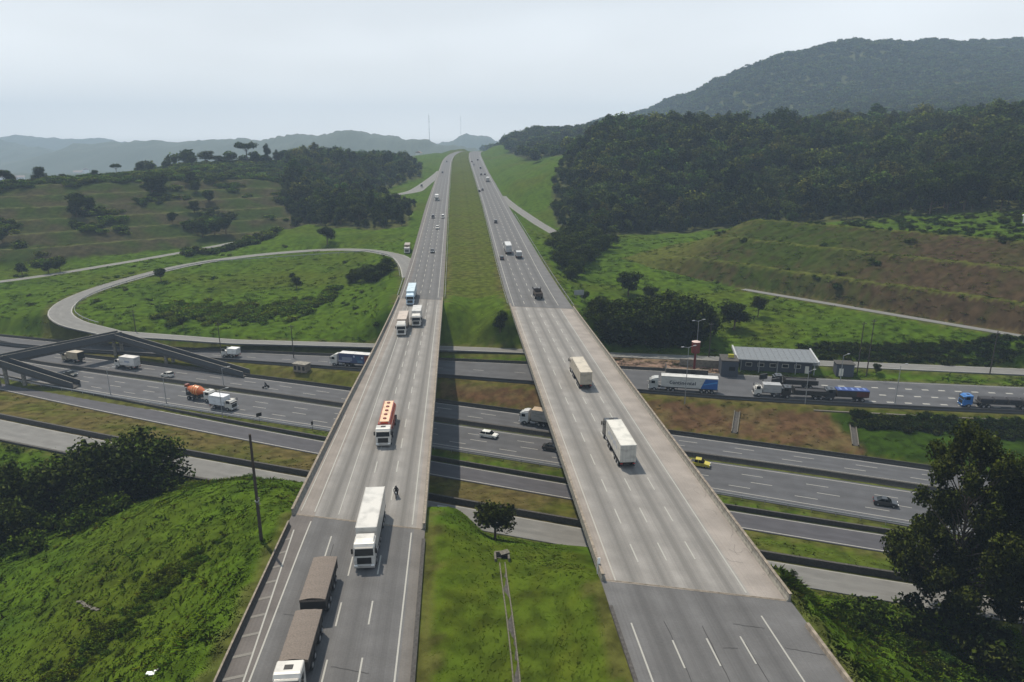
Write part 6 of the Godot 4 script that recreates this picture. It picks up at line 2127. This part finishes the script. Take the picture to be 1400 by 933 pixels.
func make_vegetation():
	make_tree_kinds()
	# --- single trees read off the photograph
	tree("round_tree", "small dense tree on the median slope between the viaducts above the frontage road", "broad3", 4.8, 89.0, 6.0, 1.35)
	tree("gum_tree", "tall airy dark gum tree towering over the frontage road bend", "gum0", 64.0, 73.5, 26.0, 0.9)
	tree("gum_tree", "second tall gum tree with wide crown behind the scrub slope", "gum1", 79.0, 70.5, 25.5, 1.0)
	tree("gum_tree", "gum tree filling the gap between the two taller gums", "gum1", 71.5, 70.0, 24.0, 0.95)
	tree("gum_tree", "lower gum tree rooted down the scrub slope beside the taller gums", "gum0", 74.0, 61.5, 16.0, 1.0)
	for q in [[61.5, 64.5, 4.2, "bush2", "pale grey-green shrub at the foot of the gum trees"], [57.5, 72.0, 4.0, "bush0", "dark shrub mass in front of the gum trunk"], [62.0, 68.5, 5.0, "bush0", "tall dark shrub under the gum crown"], [52.0, 72.5, 2.8, "bush1", "bright green shrub on the scrub slope"], [43.0, 80.0, 2.6, "bush0", "small dark shrub against the viaduct abutment"], [41.5, 64.0, 2.2, "bush1", "low green shrub below the pale shoulder barrier"], [47.5, 70.0, 2.2, "bush1", "low spreading shrub midway down the scrub slope"], [66.0, 58.5, 4.6, "bush2", "large grey shrub low on the scrub slope"]]:
		tree("shrub", q[4], q[3], q[0], q[1], q[2], 1.2, "shrubs under the gum trees", "shrub")
	# ravine wood left of the approach
	var rav := [[-60, 121, 10.5], [-66, 119, 10], [-54.5, 118.5, 8], [-71, 115, 8.5], [-77, 111, 9.5], [-85, 113, 9.5], [-89, 106, 9], [-80, 102, 7.5], [-72, 105, 6], [-95, 121, 8.5], [-100, 112, 9], [-92, 98, 8], [-64, 112, 6], [-82, 93, 6.5], [-104, 128, 7]]
	for i in rav.size():
		tree("ravine_tree", "dark leafy tree crowded in the ravine below the grassy mound", "dense%d" % [0, 2, 1, 0, 2][i % 5], rav[i][0], rav[i][1], rav[i][2] * 1.25, 1.2, "trees in the ravine")
	tree("round_tree", "small round dark tree alone on the field by the frontage road kerb", "broad2", -93.5, 133.0, 6.5, 0.95)
	tree("bare_tree", "thin brownish half-bare tree at the top of the ravine wood", "flat", -59.5, 125.5, 9.0, 0.45)
	for q in [[-75, 122, 4.5, 2], [-70, 124, 4, 2], [-68, 109, 3.6, 1], [-62, 106, 3.4, 1], [-66, 100, 3.2, 1], [-78, 117, 3.8, 1], [-58, 110, 3.0, 1], [-73, 96, 3.4, 0], [-86, 122, 3.4, 2], [-70, 90, 2.8, 0]]:
		tree("shrub", "leafy shrub at the edge of the ravine wood", "bush%d" % q[3], q[0], q[1], q[2], 1.3, "shrubs along the ravine", "shrub")
	# clump beside the viaduct end, and trees on the green hillside
	for i in 12:
		var p: Array = [[47, 200], [52, 198], [57, 199], [62, 198], [67, 199], [72, 199], [50, 206], [56, 206], [62, 206], [68, 206], [75, 204], [44, 205]][i]
		tree("clump_tree", "dark tree in the dense clump behind the red water tank", "dense%d" % (i % 3), p[0], p[1], [11, 12, 13, 13.5, 15, 14, 12, 13, 14, 15, 12, 10][i], 1.15, "tree clump above the service road")
	tree("round_tree", "round dense tree standing apart on the green hillside", "broad0", 88.0, 208.0, 9.6, 1.3)
	tree("round_tree", "smaller thin-stemmed tree by the bench track", "broad3", 100.0, 218.0, 7.8, 0.9)
	tree("round_tree", "large dark domed tree on the green slope beyond the viaduct", "broad1", 63.0, 247.0, 10.0, 1.35)
	tree("round_tree", "lower dark tree touching the domed one downslope", "broad2", 69.0, 239.0, 6.6, 1.3)
	tree("round_tree", "small shadowed tree beside the far abutment in the median gap", "broad0", 13.0, 205.5, 7.0, 0.9)
	for i in 16:
		var p: Array = [[44, 262], [47, 270], [43, 278], [50, 282], [46, 292], [54, 292], [49, 302], [58, 300], [45, 308], [54, 312], [62, 310], [50, 322], [60, 322], [68, 318], [74, 325], [66, 330]][i]
		tree("roadside_tree", "dark bushy tree massed beside the receding carriageway", "dense%d" % (i % 3), p[0], p[1], [5, 7, 8, 7.5, 9, 9, 10, 8, 9, 10, 8, 10, 9, 8, 7, 9][i], 1.25, "trees beside the receding carriageway")
	for i in 8:
		var p: Array = [[-29, 271], [-33, 270], [-37, 271], [-41, 273], [-27, 276], [-35, 277], [-40, 279], [-31, 266]][i]
		tree("loop_bush", "dark bush in the clump inside the loop ramp", "dense%d" % (i % 3), p[0], p[1], [6, 6, 5.5, 4.5, 6, 6, 4.5, 4][i], 1.2, "bush clump inside the loop ramp")
	for q in [[-63, 276, 5, "lone dark bush in the middle of the loop meadow"], [-64, 354, 10, "lone dark tree above the loop ramp on the bright verge"], [-120, 290, 6, "dark tree at the far inner side of the loop"], [-68, 292, 3, "small low bush in the loop meadow"], [-91, 232, 4, "bush beside the utility pole at the loop end"], [43, 226, 4, "small dark bush near the wide sign back"], [49, 228, 5, "dark bush right of the wide sign back"], [113, 170.5, 3, "low round bush at the foot of the pole pair"]]:
		tree("round_tree", q[3], "broad2", q[0], q[1], q[2], 1.1)
	# terrace clumps and skyline trees on the left hill
	for q in [[-201, 392, 11], [-203, 398, 12], [-199, 401, 10], [-181, 442, 13], [-178, 448, 13], [-184, 452, 12], [-180, 320, 6], [-176, 322, 6], [-190, 318, 6], [-135, 386, 9], [-130, 390, 9], [-125, 393, 10], [-140, 392, 8], [-150, 420, 8], [-155, 400, 7], [-215, 350, 6], [-228, 345, 6], [-168, 470, 10], [-160, 455, 9], [-148, 440, 9]]:
		tree("hill_tree", "dark tree growing on the benches of the terraced hill", "broad%d" % (int(absf(q[0])) % 3), q[0], q[1], q[2], 1.1, "trees on the terraced hill")
	for q in [[-214, 600, 13, "broad1", 1.3], [-200, 600, 13, "broad3", 1.3], [-174, 622, 18, "flat", 1.2], [-157, 622, 17, "tall1", 0.8], [-190, 600, 8, "broad0", 1.4], [-182, 606, 10, "broad2", 1.3], [-166, 618, 9, "broad0", 1.3], [-148, 616, 13, "tall0", 0.9], [-138, 612, 12, "tall2", 1.0], [-235, 556, 9, "broad0", 1.0], [-228, 560, 8, "broad2", 1.2], [-233, 515, 9, "flat", 0.9], [-243, 506, 6, "broad1", 1.0], [-222, 575, 8, "broad0", 1.2], [-255, 461, 11, "broad0", 1.0], [-262, 440, 10, "broad2", 1.2], [-268, 436, 9, "broad1", 1.2], [-274, 440, 9, "broad0", 1.2], [-250, 478, 5, "broad2", 1.2], [-208, 590, 9, "broad2", 1.2]]:
		tree("skyline_tree", "tree on the skyline of the terraced hill" if q[3] != "flat" else "flat-topped bare-stemmed tree on the skyline of the terraced hill", q[3], q[0], q[1], q[2], q[4], "skyline trees on the terraced hill")
	tree("hill_tree", "big shaggy tree at the edge of the benched cut near the white roof", "broad1", 236.0, 268.0, 24.0, 0.8)
	tree("hill_tree", "tall full tree rising over the benched cut", "tall2", 246.0, 276.0, 26.0, 1.1)
	# --- woods: the nearest trees singly, the rest as one mass
	var spots := []
	var d := 252.0
	while d < 720.0:
		var step := 6.6 if d < 560.0 else 7.6
		var x := -150.0
		while x < 420.0:
			var px := x + rng.randf_range(-2.6, 2.6)
			var pd := d + rng.randf_range(-2.6, 2.6)
			var h := forest_here(px, pd)
			if h > 0.0 and absf(px) < pd * 0.95:
				spots.append([px, pd, h * (rng.randf_range(0.62, 1.12) + 0.45 * n_mid.get_noise_2d(px * 1.4, pd * 1.4) + (0.3 if rng.randf() < 0.07 else 0.0))])
			x += step
		d += step
	spots.sort_custom(func(a, b): return a[1] < b[1])
	var rest := []
	var n_right := 0
	var n_left := 0
	for s in spots:
		var right: bool = s[0] > 0.0
		if (right and n_right < 120) or (not right and n_left < 70):
			if right: n_right += 1
			else: n_left += 1
			var kd: String = ["tall0", "tall1", "tall2", "tall3", "broad0", "broad1", "broad2", "broad3"][rng.randi_range(0, 7)]
			tree("forest_tree", "tree in the front row of the dark wood under the big hill" if right else "tree at the front of the wood left of the oncoming carriageway", kd, s[0], s[1], s[2], rng.randf_range(0.85, 1.2), "front trees of the right wood" if right else "front trees of the left wood")
		else:
			rest.append([s[0], ground(s[0], s[1]) - 0.3, -s[1], s[2] / 16.0, rng.randi_range(0, 7), rng.randf() * TAU, rng.randf_range(0.9, 1.4), rng.randf_range(0.5, 1.9)])
	scatter("forest", "dense dark woodland covering the slopes behind the front trees", "forest", ["tall0", "tall1", "tall2", "tall3", "broad4", "broad5", "broad6", "broad7"], rest, mats["leaf"])
	# far woodland on the big hill and the ridges
	var far := []
	for i in 36000:
		var fd := 560.0 + 1300.0 * sqrt(rng.randf())
		var fx := rng.randf_range(-0.5, 0.98) * fd
		if fx > -70.0 and fx < 68.0 or forest_here(fx, fd) > 0.0: continue
		if fx < -70.0 and (fd > 1000.0 or rng.randf() < 0.6): continue
		far.append([fx, ground(fx, fd) - 0.6, -fd, rng.randf_range(0.65, 1.2), rng.randi_range(0, 2), rng.randf() * TAU, rng.randf_range(1.0, 1.5), rng.randf_range(0.6, 1.7)])
	scatter("forest", "far hazy woodland on the big hill and ridges", "forest", ["far0", "far1", "far2"], far, mats["leaf"])
	make_ground_cover()

func make_ground_cover():
	# grass tufts, weeds and scrub
	var m := MB.new()
	var r := RandomNumberGenerator.new()
	r.seed = 77
	for k in 2:
		var vs := PackedVector3Array()
		var ns := PackedVector3Array()
		var cs := PackedColorArray()
		for i in 22:
			var a := r.randf() * TAU
			var b := Vector3(cos(a), 0, sin(a)) * r.randf_range(0.0, 0.45)
			var lean := Vector3(cos(a + r.randf_range(-0.7, 0.7)), 0, sin(a)) * r.randf_range(0.1, 0.45)
			var side := Vector3(-sin(a), 0, cos(a)) * r.randf_range(0.05, 0.12)
			var tip := b + lean * 1.7 + Vector3.UP * r.randf_range(0.10, 0.26)
			vs.append_array([b - side, b + side, tip])
			var g := r.randf_range(0.7, 1.35)
			var c: Color = (Color(0.20, 0.33, 0.028) if k == 0 else Color(0.20, 0.20, 0.045)) * g
			for q in 3:
				ns.append((Vector3.UP + lean * 0.8).normalized())
				cs.append(c)
		var arr := []
		arr.resize(Mesh.ARRAY_MAX)
		arr[Mesh.ARRAY_VERTEX] = vs
		arr[Mesh.ARRAY_NORMAL] = ns
		arr[Mesh.ARRAY_COLOR] = cs
		var me := ArrayMesh.new()
		me.add_surface_from_arrays(Mesh.PRIMITIVE_TRIANGLES, arr)
		tree_meshes["tuft%d" % k] = [0.5, me]
	var tufts := []
	var scrub := []
	for i in 110000:
		var dd := 30.0 + 330.0 * pow(rng.randf(), 1.5)
		var x := rng.randf_range(-0.78, 0.86) * (dd + 12.0)
		var pv := paved_near(x, dd)
		if pv < 0.5 or x > -24.0 and x < 37.0 and dd > 66.0 and dd < 232.0 and absf(x - 6.0) > 8.0: continue
		if x < -4.5 and x > -24.5 or x > 15.5 and x < 37.0: continue
		var mown := x > -5.0 and x < 16.0
		var dens := n_mid.get_noise_2d(x * 1.6, dd * 1.6)
		if x < -24.0 and x > -72.0 and dd < 112.0 and rng.randf() < 0.8: continue
		if not mown and rng.randf() > 0.5 + dens * 1.2 or dd > 190.0 and rng.randf() < 0.6: continue
		if mown and rng.randf() > 0.35: continue
		var y := ground(x, dd) - 0.05
		var dryness := 0
		if dd > at_x("frontage_road", x)[1] and dd < at_x("upper_highway", x)[1]:
			dryness = 1
			if rng.randf() < 0.75: continue
		var sc := rng.randf_range(0.45, 1.1) * (0.3 if mown else (0.5 if dryness == 1 else 0.8)) * (1.0 + dd * 0.003)
		tufts.append([x, y, -dd, sc, dryness if rng.randf() < 0.8 else 1, rng.randf() * TAU, 1.3, rng.randf_range(0.7, 1.3)])
		if not mown and dryness == 0 and pv > 3.0 and dens > 0.05 and rng.randf() < 0.012 + dens * 0.04 and not (x > 38.0 and dd > 190.0) and not (x < -24.0 and x > -70.0 and dd < 112.0 and rng.randf() < 0.93):
			scrub.append([x, y - 0.1, -dd, rng.randf_range(0.25, 0.7), rng.randi_range(0, 1), rng.randf() * TAU, rng.randf_range(1.1, 1.7), rng.randf_range(0.9, 1.7)])
	# short fine grass over the near banks
	for i in 48000:
		var dd := 32.0 + 105.0 * pow(rng.randf(), 1.15)
		var x := rng.randf_range(-0.76, 0.84) * (dd + 10.0)
		if paved_near(x, dd) < 0.35 or x < -4.6 and x > -24.4 or x > 15.6 and x < 36.9: continue
		if dd > at_x("frontage_road", x)[1] - 4.0 and dd < at_x("frontage_road", x)[1] + 4.0: continue
		var dry_zone: bool = dd > at_x("frontage_road", x)[1]
		var mown := x > -5.0 and x < 16.0
		tufts.append([x, ground(x, dd) - 0.03, -dd, rng.randf_range(0.2, 0.38) * (0.6 if mown or dry_zone else 1.0), 1 if dry_zone or rng.randf() < 0.2 else 0, rng.randf() * TAU, 1.5, rng.randf_range(0.75, 1.25)])
	# weedy band climbing beside the approach and reeds in the loop meadow
	for i in 200:
		var t := rng.randf()
		var x := lerpf(-49.0, -33.0, t) + rng.randfn() * 1.6
		var dd := lerpf(55.0, 86.0, t) + rng.randfn() * 1.4
		scrub.append([x, ground(x, dd) - 0.1, -dd, rng.randf_range(0.18, 0.4), 1, rng.randf() * TAU, 1.5, rng.randf_range(1.0, 1.7)])
	for i in 500:
		var x := rng.randf_range(-105.0, -45.0)
		var dd := 250.0 + n_mid.get_noise_1d(x * 2.0) * 16.0 + rng.randfn() * 5.0
		scrub.append([x, ground(x, dd) - 0.2, -dd, rng.randf_range(0.4, 0.9), 1, rng.randf() * TAU, 1.5, rng.randf_range(1.0, 1.8)])
	for i in 900:
		# dark rough growth on the benched cut, the bank above the service road and the embankment
		var x := rng.randf_range(80.0, 250.0)
		var dd := rng.randf_range(125.0, 330.0)
		var uv := right_uv(x, dd)
		var bank: bool = dd > at_x("service_road", x)[1] + 4.0 and dd < at_x("service_road", x)[1] + 14.0 and x > 100.0
		if not (bank or uv.x > 4.0 and uv.x < 60.0 and rng.randf() < 0.03 or uv.x > 60.0): continue
		if paved_near(x, dd) < 1.5: continue
		scrub.append([x, ground(x, dd) - 0.2, -dd, rng.randf_range(0.4, 1.1), 0, rng.randf() * TAU, 1.5, rng.randf_range(0.7, 1.3)])
	for i in 420:
		# rough bank above the service road, and the overgrown end of the embankment
		var on_bank := i < 270
		var x := rng.randf_range(104.0, 185.0) if on_bank else rng.randf_range(91.0, 128.0)
		var row := at_x("service_road" if on_bank else "upper_highway", x)
		var dd: float = row[1] + row[3] / 2 + rng.randf_range(2.0, 11.0) if on_bank else row[1] - row[3] / 2 - rng.randf_range(4.5, 10.5)
		if paved_near(x, dd) < 1.2: continue
		scrub.append([x, ground(x, dd) - 0.2, -dd, rng.randf_range(0.4, 0.9), 0, rng.randf() * TAU, 1.6, rng.randf_range(0.6, 1.1)])
	for i in 5200:
		# scrub over the terraced hill and its top
		var x := rng.randf_range(-330.0, -95.0)
		var dd := rng.randf_range(330.0, 640.0)
		var v := n_mid.get_noise_2d(x * 0.7 + 90.0, dd * 0.7)
		var uv := left_uv(x, dd)
		if v < (0.3 if uv.x < 112.0 and uv.y < 150.0 else -0.22) or paved_near(x, dd) < 4.0: continue
		scrub.append([x, ground(x, dd) - 0.3, -dd, rng.randf_range(0.8, 2.0), rng.randi_range(0, 1), rng.randf() * TAU, 1.4, rng.randf_range(0.8, 1.5)])
	scatter("grass", "rough grass tufts over the banks, fields and median", "grass", ["tuft0", "tuft1"], tufts, mats["tuft"])
	scatter("undergrowth", "low scrub and weeds scattered over the slopes", "undergrowth", ["bush0", "bush1"], scrub, mats["leaf"])

# ---------------------------------------------------------------- far houses
func make_far_houses():
	var wall := mat("house_wall", Color(0.82, 0.81, 0.79), 0.9)
	var roof := mat("house_roof", Color(0.46, 0.40, 0.37), 0.9)
	var m := MB.new()
	m.box(Vector3(0, 2.0, 0), Vector3(11, 6.5, 8))
	var wm := m.done()
	var rm := MB.new()
	rm.prism([Vector2(-4.8, 5.2), Vector2(0, 7.6), Vector2(4.8, 5.2)], 6.0)
	var rmm := rm.done()
	for i in 46:
		var right := i % 4 == 3
		var d := rng.randf_range(1650.0, 3000.0) if not right else rng.randf_range(950.0, 1250.0)
		var x := -d * rng.randf_range(0.40, 0.64) if not right else rng.randf_range(-150.0, -45.0)
		var o := thing("house", "tiny pale house in the hazy valley beyond the terraced hill" if not right else "tiny pale house by the far motorway crest", "house", gpos(x, d), rng.randf() * TAU, "houses in the far valley" if not right else "houses by the motorway crest")
		part("wall", wm, wall, o)
		part("roof", rmm, roof, o)
		o.scale = Vector3.ONE * (rng.randf_range(0.7, 1.0) if right else rng.randf_range(1.2, 2.4))
	var wr := thing("shed", "small white-roofed shed half hidden among trees above the benched cut", "shed", gpos(228.0, 262.0), 0.7)
	part("wall", bx(Vector3(0, 1.2, 0), Vector3(6.0, 3.0, 3.0)), wall, wr)
	part("roof", bx(Vector3(0, 2.8, 0), Vector3(7.0, 0.25, 4.0), 0.04), mat("white_trim", Color(0.84, 0.85, 0.86), 0.5), wr)
